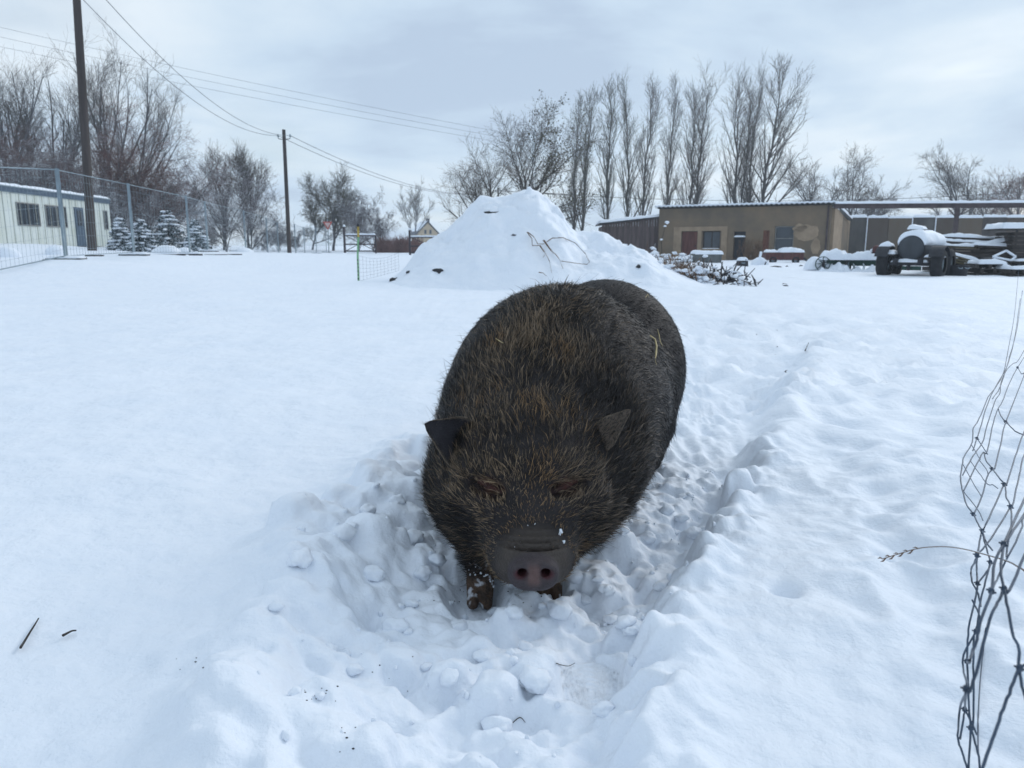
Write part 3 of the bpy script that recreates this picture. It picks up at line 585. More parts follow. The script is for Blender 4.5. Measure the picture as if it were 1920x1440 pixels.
# ------------------------------------------------------------------ snow mound and what sticks out of it
MX = [(700,545),(735,527),(770,492),(800,458),(850,421),(880,392),(900,374),(925,367),(960,363),(985,356),(1005,357),(1027,367),(1052,393),(1060,414),(1080,428),(1122,433),(1150,449),(1200,474),(1260,505),(1300,526),(1340,545)]
MY = 18.0; mpts = np.array([at(px, py, MY) for px, py in MX])
gx_ = np.linspace(mpts[0, 0], mpts[-1, 0], 150); gy_ = np.linspace(14.2, 22.0, 130); MXg, MYg = np.meshgrid(gx_, gy_, indexing='ij')
def mound_h(x, y):
    pr = np.interp(x, mpts[:, 0], mpts[:, 2]); bump = .38*fbm(x*.8, y*.8, 7.7, 5, .58)+.17*np.abs(fbm(x*2.0, y*2.0, 2.1, 4))
    t = np.where(y < MY, (MY-y)/3.6, (y-MY)/3.9); t = np.clip(t+.05*perlin(x*.8, y*.6, 3), 0, 1.2)
    fall = np.clip(1-t**1.25, -.08, 1); ed = sstep(0, .35, x-mpts[0, 0])*sstep(0, .35, mpts[-1, 0]-x)
    g0 = terrain(x, y)+.02
    return np.maximum(g0-.25, g0-.10+(pr-g0+.10)*fall*ed+bump*np.clip(fall, 0, 1)*sstep(.3, .9, pr-g0)*np.clip(np.abs(y-MY)/.6, .30, 1))
mz = mound_h(MXg, MYg); a, b = MXg.shape; ii = np.arange(a*b).reshape(a, b)
tag(obj('snow_mound', mesh_data('snow_mound', np.stack([MXg, MYg, mz], -1), np.stack([ii[:-1, :-1], ii[1:, :-1], ii[1:, 1:], ii[:-1, 1:]], -1).reshape(-1, 4), M['snow'])), 'tall heap of earth covered in smooth white snow', 'mound')
def on_mound(px, py):
    ys = np.linspace(14.3, 19.5, 900); P = np.array([at(px, py, q) for q in ys]); hz = mound_h(P[:, 0], P[:, 1]); i = np.argmax(P[:, 2] < hz)
    return P[i] if (P[:, 2] < hz).any() else P[np.argmin(P[:, 2]-hz)]
def clod(px, py, w_, h_, label, seed):
    p = on_mound(px, py); v = IV*np.array([w_, .16, h_])*(1+.75*perlin(IV[:, 0]*1.9+seed, IV[:, 1]*1.9, IV[:, 2]*1.9)[:, None]); 
    tag(obj('earth_clod', mesh_data('earth_clod', v, IT, M['soil'], False), None, p+np.array([0, .09, -.01])), label, 'clod', 'dark clods of earth showing through the snow mound')
clod(922, 398, .18, .04, 'long flat dark clod showing near the top of the snow mound', 1.1)
clod(820, 508, .12, .06, 'dark clod of earth low on the slope of the snow mound', 4.2)
clod(965, 441, .085, .035, 'small dark clod in the middle of the snow mound', 8.3)
clod(738, 525, .09, .06, 'crooked dark clod at the foot of the snow mound', 12.4)
clod(765, 510, .05, .04, 'small round clod above the crooked clod by the netting', 14.4)
clod(1198, 500, .06, .05, 'dark speck of earth low on the mound towards the weeds', 15.2)
tw = thing('dead_bramble', 'tangle of thin dead stems arching out of the snow mound', 'bramble', on_mound(1010, 480))
t0_ = np.array(tw.location)
for pts in [[(988,440),(997,452),(998,465),(1013,465),(1022,478),(1030,495),(1034,515)], [(990,440),(1002,450),(1008,462),(1020,462)], [(1020,455),(1030,470),(1042,482),(1050,493),(1055,508)], [(1022,460),(1035,451),(1055,450),(1078,460),(1097,480),(1104,495),(1100,500),(1080,498),(1052,494)], [(1012,466),(1022,480),(1018,487)], [(1018,455),(1032,474),(1038,480)], [(1010,515),(1018,516),(1024,522)]]:
    P = np.array([on_mound(px, py)+np.array([0, -.06-.05*(k % 2), .05]) for k, (px, py) in enumerate(pts)])-t0_
    m = MB(); m.tube(P, np.linspace(.011, .007, len(P)), 5); m.build('stem', M['weed'], tw, True)

# ------------------------------------------------------------------ bare trees
UP = np.array([0, 0, 1.])
def grow(par, rad, per, t0, t1, ang, length, rr, trop, wob, K, r, jit=.25):
    n, k = par.shape[:2]; T = np.gradient(par, axis=1); T /= np.linalg.norm(T, axis=2, keepdims=True)+1e-9
    idx = np.repeat(np.arange(n), per); N_ = len(idx); t = t0+(t1-t0)*((np.tile(np.arange(per), n)+r.random(N_))/per); f = t*(k-1); i = np.minimum(f.astype(int), k-2); fr = (f-i)[:, None]
    p = par[idx, i]*(1-fr)+par[idx, i+1]*fr; tt = T[idx, i]*(1-fr)+T[idx, i+1]*fr; r0 = rad[idx, i]*(1-fr[:, 0])+rad[idx, i+1]*fr[:, 0]
    q = r.normal(size=(N_, 3)); q -= tt*np.sum(q*tt, 1, keepdims=True); q /= np.linalg.norm(q, axis=1, keepdims=True)+1e-9
    an = ang(t)*(1+jit*r.normal(size=N_)); d = tt*np.cos(an)[:, None]+q*np.sin(an)[:, None]; Ln = length(t)*(1+.25*r.normal(size=N_)).clip(.4, 1.6)
    P = np.zeros((N_, K, 3)); P[:, 0] = p
    for s in range(1, K):
        d = d+UP*trop+r.normal(size=(N_, 3))*wob; d /= np.linalg.norm(d, axis=1, keepdims=True); P[:, s] = P[:, s-1]+d*(Ln/(K-1))[:, None]
    R = np.minimum(r0*rr, 9)[:, None]*np.linspace(1, .28, K)[None]
    return P, R
def tree(name, px, top, y, kind, label, seed, mt='twig', mb='bark', lean=0.0, group=None, cat='tree', wmul=1.0, base_px=None, scale_r=1.0, dens=1.0):
    r = np.random.default_rng(seed); b = at(px if base_px is None else base_px, 470, y); b[2] = gz(b[0], b[1])-.05; topP = at(px, top, y); Hh = topP[2]-b[2]
    root = thing(name, label, cat, b, 0, group); trunk, crown = [], []
    K = 9; P = np.zeros((1, K, 3)); P[0, :, 2] = np.linspace(0, Hh, K); P[0, :, 0] = np.linspace(0, topP[0]-b[0], K)+np.cumsum(r.normal(size=K))*.010*Hh; P[0, 0, 0] = 0; P[0, :, 1] = np.cumsum(r.normal(size=K))*.008*Hh
    mr_ = .0085*y/70*scale_r                                                 # thinnest twig kept visible
    if kind == 'poplar':
        R = (.0105*Hh*scale_r*np.linspace(1, .10, K)+.01)[None]
        l1 = grow(P, R, int(33*dens), .10, .97, lambda t: .46*wmul-.10*t, lambda t: Hh*(.34-.20*t)*(.6+.4*wmul), .50, .060, .05, 7, r)
        l2 = grow(*l1, 7, .15, .98, lambda t: .50+0*t, lambda t: Hh*(.095-.03*t), .5, .10, .07, 5, r)
        l3 = grow(*l2, 6, .15, 1, lambda t: .55+0*t, lambda t: Hh*(.042+0*t), .6, .10, .10, 3, r)
    elif kind == 'vase':                                                  # several leaders opening upwards
        P[0, :, 2] = np.linspace(0, Hh*.55, K); R = (.016*Hh*scale_r*np.linspace(1, .35, K))[None]
        la = grow(P, R, 9, .30, 1, lambda t: .50*wmul-.18*t, lambda t: Hh*(.62-.16*t), .72, .09, .05, 8, r, .3)
        l1 = grow(*la, int(9*dens), .2, .98, lambda t: .55+0*t, lambda t: Hh*(.20-.08*t), .55, .10, .07, 6, r)
        l2 = grow(*l1, 6, .15, 1, lambda t: .55+0*t, lambda t: Hh*(.085+0*t), .55, .10, .09, 4, r)
        l3 = grow(*l2, 4, .2, 1, lambda t: .55+0*t, lambda t: Hh*(.045+0*t), .6, .08, .12, 3, r); trunk.append(la)
    elif kind == 'round':
        P[0, :, 2] = np.linspace(0, Hh*.60, K); R = (.022*Hh*scale_r*np.linspace(1, .3, K))[None]
        la = grow(P, R, 13, .22, 1, lambda t: (1.15-.75*t)*wmul, lambda t: Hh*(.52-.10*t), .62, .055, .08, 8, r)
        l1 = grow(*la, int(9*dens), .2, .98, lambda t: .72+0*t, lambda t: Hh*(.19-.06*t), .55, .05, .10, 6, r)
        l2 = grow(*l1, 6, .15, 1, lambda t: .65+0*t, lambda t: Hh*(.085+0*t), .55, .04, .12, 4, r)
        l3 = grow(*l2, 4, .2, 1, lambda t: .6+0*t, lambda t: Hh*(.045+0*t), .6, .03, .15, 3, r); trunk.append(la)
    elif kind == 'shrub':                                                 # many stems from the ground, dense twigs
        R = (.010*Hh*scale_r*np.linspace(1, .3, K))[None]; P[0, :, 2] *= .8
        la = grow(P, R, 14, .01, .5, lambda t: (.75-.3*t)*wmul, lambda t: Hh*(.92-.40*t), .8, .03, .10, 8, r)
        l1 = grow(*la, int(11*dens), .15, .98, lambda t: .85+0*t, lambda t: Hh*(.26-.08*t), .5, .0, .14, 6, r)
        l2 = grow(*l1, 7, .15, 1, lambda t: .8+0*t, lambda t: Hh*(.11+0*t), .55, -.03, .16, 4, r)
        l3 = grow(*l2, 4, .2, 1, lambda t: .8+0*t, lambda t: Hh*(.055+0*t), .6, -.04, .2, 3, r); trunk.append(la)
    trunk.append((P, R)); trunk.append(l1); crown += [l2, l3]
    m = MB()
    for q, S in zip(trunk[::-1] if False else trunk, (6,)*3): m.add(*tubes(q[0], np.maximum(q[1], mr_), 5))
    m.build('trunk', M[mb], root, True)
    m = MB()
    for q in crown: m.add(*tubes(q[0], np.maximum(q[1], mr_*.8), 3))
    c = m.build('crown', M[mt], root, True)
    return root, l1, l2, l3, b
GP = 'tall slender bare poplars in a row behind the brown building'
for k, (px, top, wm, sr, lab) in enumerate([
    (1078,207,.8,.9,'slender bare poplar beside the leafy branches of the spreading tree'),(1104,200,.75,1.,'slim bare poplar rising behind the right slope of the mound'),(1138,188,.8,1.1,'bare poplar with dense narrow crown above the saddle of the mound'),
    (1184,190,.85,1.,'bare poplar standing behind the low wooden shed'),(1216,184,.8,1.,'slender bare poplar behind the middle of the wooden shed'),(1250,188,.75,.9,'thin bare poplar at the near corner of the brown building'),
    (1298,192,.95,.9,'bare twin poplar with leaning stem above the red brown door'),(1326,178,1.15,1.,'bare poplar with dark stem above the small shed window'),(1374,172,1.15,1.1,'thick bare poplar above the middle of the brown building'),(1403,186,.55,.8,'very thin bare poplar close beside the thick poplar'),(1416,166,.6,.8,'thin bare poplar next to the broadest poplar'),(1456,155,1.3,1.35,'broadest and tallest bare poplar at the end of the row')]):
    bpx = {1298: 1284, 1326: 1299, 1374: 1366, 1403: 1380, 1416: 1393, 1456: 1424, 1138: 1128, 1104: 1098, 1216: 1200, 1250: 1240, 1184: 1172}.get(px, px)
    tree('poplar_tree', px, top, 82+k*.7, 'poplar', lab, 100+k, 'twig_olive' if k < 4 else 'twig', 'bark', group=GP, wmul=wm, base_px=bpx, scale_r=sr, dens=1.25 if k == 11 else 1)
# spreading tree behind the mound, some leaves left
root, l1, l2, l3, bb = tree('leafy_tree', 985, 225, 46, 'round', 'spreading bare tree with a few brown leaves behind the mound peak', 64, wmul=1.2, base_px=985, scale_r=1.0, dens=1.7)
lm = MB(); r = np.random.default_rng(9); pts = l3[0][:, -1]; sel = pts[(r.random(len(pts)) < np.clip((pts[:, 0]+.2)/2.2, .05, .9)*.75) & (pts[:, 2] > 3)]
sel = np.repeat(sel, 2, axis=0)+r.normal(size=(len(sel)*2, 3))*.08
aa = r.normal(size=(len(sel), 3)); aa /= np.linalg.norm(aa, axis=1, keepdims=True); bb_ = np.cross(aa, r.normal(size=(len(sel), 3))); bb_ /= np.linalg.norm(bb_, axis=1, keepdims=True); sz = r.uniform(.03, .07, (len(sel), 1))
lv = np.stack([sel-aa*sz, sel+bb_*sz*.7, sel+aa*sz, sel-bb_*sz*.7+aa*.01], 1).reshape(-1, 3); lm.add(lv, np.arange(len(lv)).reshape(-1, 4)); lo = lm.build('leaves', M['leaf'], root); lo['kind'] = 'stuff'
tree('round_tree', 915, 268, 48, 'round', 'lower bare tree with dark twigs beside the spreading tree behind the mound', 67, wmul=1.25, scale_r=.9, dens=1.3)
# right-hand round trees
for k, (px, top, y, wm, lab) in enumerate([(1522,303,74,.95,'round bare tree above the corner of the brown building'),(1598,303,76,1.1,'broad round bare tree behind the start of the steel beam'),(1640,352,80,1.0,'low bare tree beside the broad round tree behind the wall'),(1795,290,80,1.1,'large round bare tree behind the concrete wall above the tanker'),(1845,330,84,1.,'bare tree to the side of the large round tree behind the wall'),(1908,318,74,.85,'reddish bare tree behind the end of the concrete wall')]):
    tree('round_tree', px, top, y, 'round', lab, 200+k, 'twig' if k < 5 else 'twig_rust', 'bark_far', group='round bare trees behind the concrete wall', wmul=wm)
# left-hand trees
for k, (px, top, bp, wm, lab) in enumerate([(8,128,10,.8,'tall bare tree standing behind the cabin with red fascia end'),(62,148,78,.9,'bare tree with forked stems behind the cabin windows'),(118,140,112,.8,'bare ascending tree hidden partly by the tall brown pole'),(203,106,192,.9,'tallest bare tree beside the brown pole above the shrubs'),(266,172,236,1.15,'leaning bare tree at the edge of the group beside the pole')]):
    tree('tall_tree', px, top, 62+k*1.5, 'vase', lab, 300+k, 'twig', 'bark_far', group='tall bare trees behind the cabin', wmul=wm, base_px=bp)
for k, (px, top, y, mt, wm, lab) in enumerate([(15,292,50,'twig_frost',.9,'frosted grey shrub rising behind the red end of the cabin'),(85,288,51,'twig_rust',.95,'snow dusted shrub behind the cabin windows'),(140,285,52,'twig_frost',.9,'frosty shrub behind the tall brown pole'),(215,262,49,'twig_rust',.95,'reddish brown snow dusted shrub beside the tall brown pole'),(275,262,50,'twig_rust',.9,'dark purple brown shrub with snow clumps above the young firs'),(215,345,46,'twig_frost',1.1,'low snow covered shrub behind the end of the cabin'),(300,345,54,'twig_frost',1.,'pale frosted shrub behind the young firs'),(60,330,47,'twig_frost',1.0,'white frosted bush just over the cabin roof')]):
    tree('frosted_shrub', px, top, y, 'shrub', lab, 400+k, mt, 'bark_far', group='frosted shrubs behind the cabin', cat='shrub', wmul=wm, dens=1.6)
tree('poplar_tree', 465, 274, 66, 'vase', 'bare tree with several upright stems beside the far pole', 501, 'twig', 'bark_far', wmul=1.15, scale_r=.9, dens=1.8)
tree('poplar_tree', 420, 288, 67, 'vase', 'smaller upright bare tree close to the many stemmed tree', 502, 'twig', 'bark_far', wmul=.8, scale_r=.9)
tree('frosted_shrub', 425, 345, 44, 'shrub', 'dark multi stemmed shrub with snow clumps beside the site fence', 503, 'twig_frost', 'bark', cat='shrub', wmul=.8)
tree('frosted_shrub', 470, 352, 48, 'shrub', 'frosty multi stemmed shrub close before the far pole', 504, 'twig_frost', 'bark', cat='shrub', wmul=.8)
tree('small_tree', 352, 343, 70, 'round', 'small bare tree behind the young firs', 505, 'twig_frost', 'bark_far', scale_r=.8)
tree('willow_tree', 625, 333, 72, 'round', 'round dense bare willow behind the give way sign', 506, 'twig_olive', 'bark_far', wmul=1.2, dens=2.3)
tree('willow_tree', 585, 372, 76, 'round', 'smaller dense bare willow beside the far pole', 507, 'twig_olive', 'bark_far', wmul=1.1, dens=1.4)
tree('frosted_shrub', 700, 398, 64, 'shrub', 'pale frosted bush behind the metal gate', 508, 'twig_frost', 'bark_far', cat='shrub')
tree('frosted_shrub', 672, 385, 68, 'shrub', 'slim frosted bush beside the round willow', 509, 'twig_frost', 'bark_far', cat='shrub', wmul=.7)
tree('distant_tree', 780, 362, 135, 'vase', 'pale distant bare tree above the cream house', 510, 'twig', 'bark_far', wmul=1.1, scale_r=.8)
for k, (px, top, y) in enumerate([(500,432,60),(525,428,66),(555,436,64),(330,425,52),(395,425,56)]):
    tree('low_bush', px, top, y, 'shrub', ['low bluish bush before the dark slim pole', 'bluish bush directly behind the dark slim pole', 'low bluish bush between the dark slim pole and smaller willow', 'low bush behind the young firs', 'low bush under the small bare tree'][k], 520+k, 'twig_frost', 'bark_far', cat='bush', group='low bushes behind the site fence', dens=.8)
# hedge behind the gates
hd = MB(); r = np.random.default_rng(31); hb = at(705, 474, 62); he = at(790, 474, 62); nH = 1500; f = r.random(nH)[:, None]; p0 = hb+(he-hb)*f+np.stack([0*f[:, 0], r.normal(size=nH)*.35, 0*f[:, 0]], 1); p0[:, 2] = [gz(a, b) for a, b in p0[:, :2]]
dv = r.normal(size=(nH, 3))*np.array([.22, .22, .12])+np.array([0, 0, 1]); P = p0[:, None, :]+dv[:, None, :]*np.linspace(0, 1, 4)[None, :, None]*r.uniform(.5, 1.25, (nH, 1, 1)); P[:, 1:] += r.normal(size=(nH, 3, 3))*.05
hd.add(*tubes(P, np.full((nH, 4), .012), 3)); tag(hd.build('hedge', M['hedge']), 'low reddish brown hedge between the two metal gates', 'hedge')
# young firs
def fir(px, top, bot, y, wid, label, seed):
    r = np.random.default_rng(seed); b = at(px, bot, y); b[2] = gz(b[0], b[1])-.03; Hh = at(px, top, y)[2]-b[2]; root = thing('young_fir', label, 'fir tree', b, 0, 'young snow covered firs beside the cabin')
    m = MB(); m.tube([(0, 0, 0), (0, 0, Hh)], [.05, .008], 6); m.build('trunk', M['bark'], root, True)
    ND, SN = MB(), MB(); z = .10*Hh
    while z < Hh*.98:
        rr = wid*(1-z/Hh)**.85+.05; nb_ = int(5+6*(1-z/Hh)); a0 = r.random()*6
        for k in range(nb_):
            a = a0+k*2*math.pi/nb_+r.normal()*.2; L_ = rr*r.uniform(.75, 1.15); d = np.array([math.cos(a), math.sin(a), 0]); ts = np.linspace(0, 1, 6); P = d[None]*(ts*L_)[:, None]+UP*(z+.10*L_*ts-.42*L_*ts**2)[:, None]
            npn = int(16+50*L_); t = r.uniform(.1, 1, npn)[:, None]; c = d*(t*L_)+UP*(z+.10*L_*t-.42*L_*t**2); q = r.normal(size=(npn, 3))*np.array([1, 1, .5])+d*.9; q /= np.linalg.norm(q, axis=1, keepdims=True)
            w2 = np.cross(q, r.normal(size=(npn, 3))); w2 /= np.linalg.norm(w2, axis=1, keepdims=True); ln = (.16-.06*t)*r.uniform(.7, 1.2, (npn, 1)); v = np.stack([c, c+q*ln*.5+w2*.030, c+q*ln, c+q*ln*.5-w2*.030], 1).reshape(-1, 3)
            ND.add(v, np.arange(len(v)).reshape(-1, 4))
            if r.random() < .62:
                cp = d*L_*.62+UP*(z+.10*L_*.62-.42*L_*.38+.03); e = np.array([d*L_*.42, np.cross(UP, d)*r.uniform(.07, .13), UP*r.uniform(.03, .055)]); vv = IV*(1+.25*r.normal(size=(len(IV), 1))*.6); SN.add(vv@e+cp-UP*.10*np.clip(vv[:, :1], -1, 1)*L_*.45, T=IT)
        z += Hh*.085*r.uniform(.8, 1.2)
    o = ND.build('needles', M['needle'], root); o['kind'] = 'stuff'; o = SN.build('snow_load', M['snow'], root, True); o['kind'] = 'stuff'
fir(228, 404, 466, 33, .75, 'small snow covered fir at the end of the cabin', 1); fir(268, 408, 468, 31, .8, 'snow covered fir beside the second fence post', 2); fir(318, 386, 470, 33, 1.0, 'tallest snow covered young fir', 3); fir(368, 412, 470, 32, .75, 'snow covered fir beside the dark multi stemmed shrub', 4)

# ------------------------------------------------------------------ poles and lines
def pole(px, py, y, top_px, top_py, r0, label, name='utility_pole', vis=True):
    b = at(px, py, y); b[2] = gz(b[0], b[1])-.4; t = at(top_px, top_py, y); root = thing(name, label, 'pole', b)
    m = MB(); m.tube([(0, 0, 0), (t-b)*.5, t-b], [r0, r0*.88, r0*.75], 14); m.build('shaft', M['pole'], root, True)
    ins = []
    for s in (-1, 1):
        q = t-b+np.array([s*.34, 0, -.42]); m = MB(); m.tube([t-b+np.array([s*.05, 0, -.52]), q+np.array([-s*.08, 0, -.09]), q+np.array([0, 0, -.05]), q], .022, 6); br = m.build('bracket', M['dark'], root, True)
        m = MB(); m.lathe(q, (0, 0, 1), [(0, .0), (0, .045), (.05, .06), (.08, .035), (.12, .05), (.17, .03), (.18, 0)], 10); m.build('insulator', M['galv'], root, True); ins.append(b+q+np.array([0, 0, .1]))
    return ins
i1 = pole(172, 470, 23, 140, -62, .135, 'tall leaning brown wooden pole standing before the cabin')
i2 = pole(543, 482, 44, 532, 243, .125, 'dark slim wooden pole with insulators beside the bare trees')
i3 = pole(935, 476, 92, 934, 352, .12, 'wooden line pole half hidden behind the mound and spreading tree')
i4 = pole(1960, 476, 92, 1960, 352, .12, 'wooden line pole far out beyond the concrete wall')
def cable(p, q, sag, r, label, group):
    t = np.linspace(0, 1, 40)[:, None]; P = p+(q-p)*t; P[:, 2] -= sag*4*t[:, 0]*(1-t[:, 0]); m = MB(); m.tube(P, r, 5, False); tag(m.build('overhead_cable', M['cable'], smooth=True), label, 'cable', group)
for s in (0, 1):
    cable(i1[s], i2[s], 1.1, .011, 'thin cable running from the tall brown pole to the far dark pole', 'pair of cables between the two wooden poles')
    cable(i2[s], i3[s], 1.5, .016, 'thin cable sagging from the dark slim pole down behind the mound', 'pair of cables behind the mound')
    cable(i3[s], i4[s], 1.2, .018, 'thin cable passing level behind the poplars', 'pair of cables behind the poplars')
for k in range(3):
    mid = at(480, 168+k*13, 120); a_ = at(-420, -50+k*22, 120); b_ = at(1000, 259+k*9, 120)
    cable(a_, b_, .9, .020, 'faint high cable crossing the sky before the far clouds', 'three high cables crossing the sky')
mb_ = at(1000, 470, 120); mt_ = at(1000, 250, 120); root = thing('lattice_mast', 'tall line mast behind the spreading tree', 'mast', (mb_[0], mb_[1], gz(mb_[0], mb_[1])-.3))
hh = mt_[2]-gz(mb_[0], mb_[1])+.6
for s, q in ((-1, -1), (-1, 1), (1, -1), (1, 1)):
    m = MB(); m.tube([(s*.5, q*.5, 0), (s*.1, q*.1, hh)], .05, 4); m.build('leg', M['galv'], root)
m = MB()
for k in range(12):
    z0, z1 = hh*k/12, hh*(k+1)/12; w0, w1 = .5-.4*k/12, .5-.4*(k+1)/12
    for q in (-1, 1): m.tube([(-w0, q*w0, z0), (w1, q*w1, z1)], .025, 4); m.tube([(q*w0, w0, z0), (q*w1, -w1, z1)], .025, 4)
m.build('bracing', M['galv'], root); m = MB(); m.box((0, 0, hh-.4), (.1, 3.4, .12)); m.build('cross_arm', M['galv'], root)

# ------------------------------------------------------------------ site cabin
c0 = at(212, 462, 42.5); c1 = at(-30, 457, 31.0); c0[2] = gz(c0[0], c0[1]); dirv = (c1-c0)[:2]; Lc = float(np.hypot(*dirv))+1.5; rz = math.atan2(dirv[1], dirv[0])
cab = thing('site_cabin', 'long cream site cabin with blue and red roof band', 'cabin', (c0[0], c0[1], float(at(212, 462, 42.5)[2])), rz)
# local: x runs along the long face towards the camera, face at y=0, body behind at y<0
Wd = 2.5; HC_ = 2.32; fy = 1.0
sgn = -1.0
nrm = np.array([-math.sin(rz), math.cos(rz)]); sgn = 1.0 if nrm@np.array([-c0[0], -c0[1]]) < 0 else -1.0          # sgn*y points away from the viewer
m = MB(); m.box((Lc/2, sgn*Wd/2, HC_/2), (Lc, Wd, HC_)); m.build('wall', M['cream'], cab)
nr = int(Lc/.62)
rib = MB(); rib.box((0, 0, 0), (.03, .02, HC_-.02)); rme = None
for k in range(1, nr):
    if rme is None: o = rib.build('rib', M['cream_rib'], cab); rme = o.data
    else: o = obj('rib', rme, cab)
    o.location = (k*.62, -sgn*.006, HC_/2)
m = MB(); m.box((Lc/2, sgn*Wd/2, -.06), (Lc+.06, Wd+.06, .12)); m.build('base_frame', M['dark'], cab)
redL = 2.4
m = MB(); m.box(((Lc-redL)/2, sgn*Wd/2, HC_+.11), (Lc-redL, Wd+.14, .22)); m.build('roof_band', M['fascia'], cab)
m = MB(); m.box((Lc-redL/2, sgn*Wd/2, HC_+.11), (redL, Wd+.142, .222)); o = m.build('roof_band', M['fascia_red'], cab); o['label'] = 'red end of the roof band'
m = MB(); m.box((Lc/2, sgn*Wd/2, HC_+.235), (Lc+.1, Wd+.2, .05)); m.build('roof_plate', M['galv'], cab)
def cap_mesh(Lx, Ly, th, seed, sx_=40, sy_=16, rough=.3, edge=.12):
    u = np.linspace(0, 1, sx_); v = np.linspace(0, 1, sy_); U, Vv = np.meshgrid(u, v, indexing='ij'); ex = np.minimum(np.minimum(U, 1-U)*Lx, np.minimum(Vv, 1-Vv)*Ly)
    hgt = th*np.sqrt(np.clip(1-(1-np.clip(ex/min(edge, min(Lx, Ly)*.5), 0, 1))**2, 0, 1))*(1+rough*fbm(U*Lx*2.2+seed, Vv*Ly*2.2, seed, 3))
    xx = (U-.5)*Lx*(1+.015*perlin(Vv*7+seed, U*3, 1)); yy = (Vv-.5)*Ly+.03*min(1, Ly)*perlin(U*Lx*2.5+seed, Vv, 4)
    top = np.stack([xx, yy, hgt+.002], -1).reshape(-1, 3); bot = np.stack([xx, yy, -.004+0*hgt], -1).reshape(-1, 3); n = sx_*sy_; ii = np.arange(n).reshape(sx_, sy_); q = np.stack([ii[:-1, :-1], ii[1:, :-1], ii[1:, 1:], ii[:-1, 1:]], -1).reshape(-1, 4)
    ring = np.concatenate([ii[:, 0], ii[-1, 1:], ii[-2::-1, -1], ii[0, -2:0:-1]]); nx_ = np.roll(ring, -1); sk = np.stack([ring+n, nx_+n, nx_, ring], 1)
    return np.concatenate([top, bot]), np.concatenate([q, q[:, ::-1]+n, sk])
def snow_cap(parent, c, Lx, Ly, th, seed=1.0, rz=0., ry=0., rx=0., name='snow', **k):
    v, q = cap_mesh(Lx, Ly, th, seed, **k); o = obj(name, mesh_data(name, v, q, M['snow']), parent, c); o.rotation_euler = (rx, ry, rz); return o
snow_cap(cab, (Lc/2, sgn*Wd/2, HC_+.26), Lc+.1, Wd+.2, .12, 2., sx_=90)
def window(parent, x, z, w_, h_, y, s, mull=1, horiz=0, fr='wframe', ft=.05, dep=.05, pane='glass'):
    """framed window on a local face y; s = sign of the outward direction along y"""
    wn = MB()
    for q in (-1, 1): wn.box((x+q*(w_/2-ft/2), y+s*.02, z), (ft, dep, h_)); wn.box((x, y+s*.021, z+q*(h_/2-ft/2)), (w_-2*ft, dep, ft))
    for k in range(mull): wn.box((x-w_/2+w_*(k+1)/(mull+1), y+s*.022, z), (ft*.7, dep, h_-2*ft))
    for k in range(horiz): wn.box((x, y+s*.0225, z-h_/2+h_*(k+1)/(horiz+1)), (w_-2*ft, dep, ft*.8))
    o = wn.build('window', M[fr], parent); g_ = MB()
    for k in range(mull+1):
        pw = (w_-2*ft)/(mull+1); g_ = MB(); g_.box((x-w_/2+ft+pw*(k+.5), y+s*.004, z), (pw*.98, .012, h_-2*ft)); g_.build('pane', M[pane], o)
    return o
def cab_x(px): # local coordinate along the face that shows at this column
    lo, hi = 0., Lc
    for _ in range(40):
        mid = (lo+hi)/2; wpt = c0[:2]+mid*np.array([math.cos(rz), math.sin(rz)]); pp = 960+F*wpt[0]/(wpt[1]*math.cos(TH)); lo, hi = (lo, mid) if pp < px else (mid, hi)
    return (lo+hi)/2
for pa, pb in ((38, 80), (91, 130), (173, 181), (199, 206)):
    xa, xb = cab_x(pa), cab_x(pb); window(cab, (xa+xb)/2, 1.42, abs(xa-xb), 1.02, 0, -sgn, 1 if pb-pa > 20 else 0)
xa, xb = cab_x(145), cab_x(161); m = MB(); m.box(((xa+xb)/2, -sgn*.02, .98), (abs(xa-xb), .06, 1.94)); dd = m.build('door', M['fascia'], cab); m = MB(); m.box(((xa+xb)/2, -sgn*.055, 1.42), (abs(xa-xb)*.6, .02, .75)); m.build('pane', M['glass'], dd); m = MB(); m.box((min(xa, xb)+.14, -sgn*.08, .95), (.12, .05, .03)); m.build('handle', M['galv'], dd)
# little heaps of snow with straw along the fence
for k, (px, py, y, w_, h_) in enumerate([(105,470,21,.30,.26),(310,466,26,.55,.30),(455,470,34,.55,.25),(10,468,20,.4,.25),(345,468,28,.4,.2),(640,478,46,.5,.15)]):
    p = at(px, py, y); z0 = gz(p[0], p[1]); v = IV.copy(); v = v*(1+.25*perlin(v[:, 0]*1.4+k*7, v[:, 1]*1.4, v[:, 2]*1.4)[:, None]); v = v*np.array([w_, w_*.8, h_*1.15])
    tag(obj('snow_heap', mesh_data('snow_heap', v, IT, M['snow']), None, (p[0], p[1], z0+.02)), ['small snow heap before the cabin windows', 'rounded snow heap before the young firs', 'snow heap beside the multi stemmed shrub', 'snow heap before the red end of the cabin', 'low snow heap between firs and fence', 'flat snow heap beside the metal gate'][k], 'snow heap')

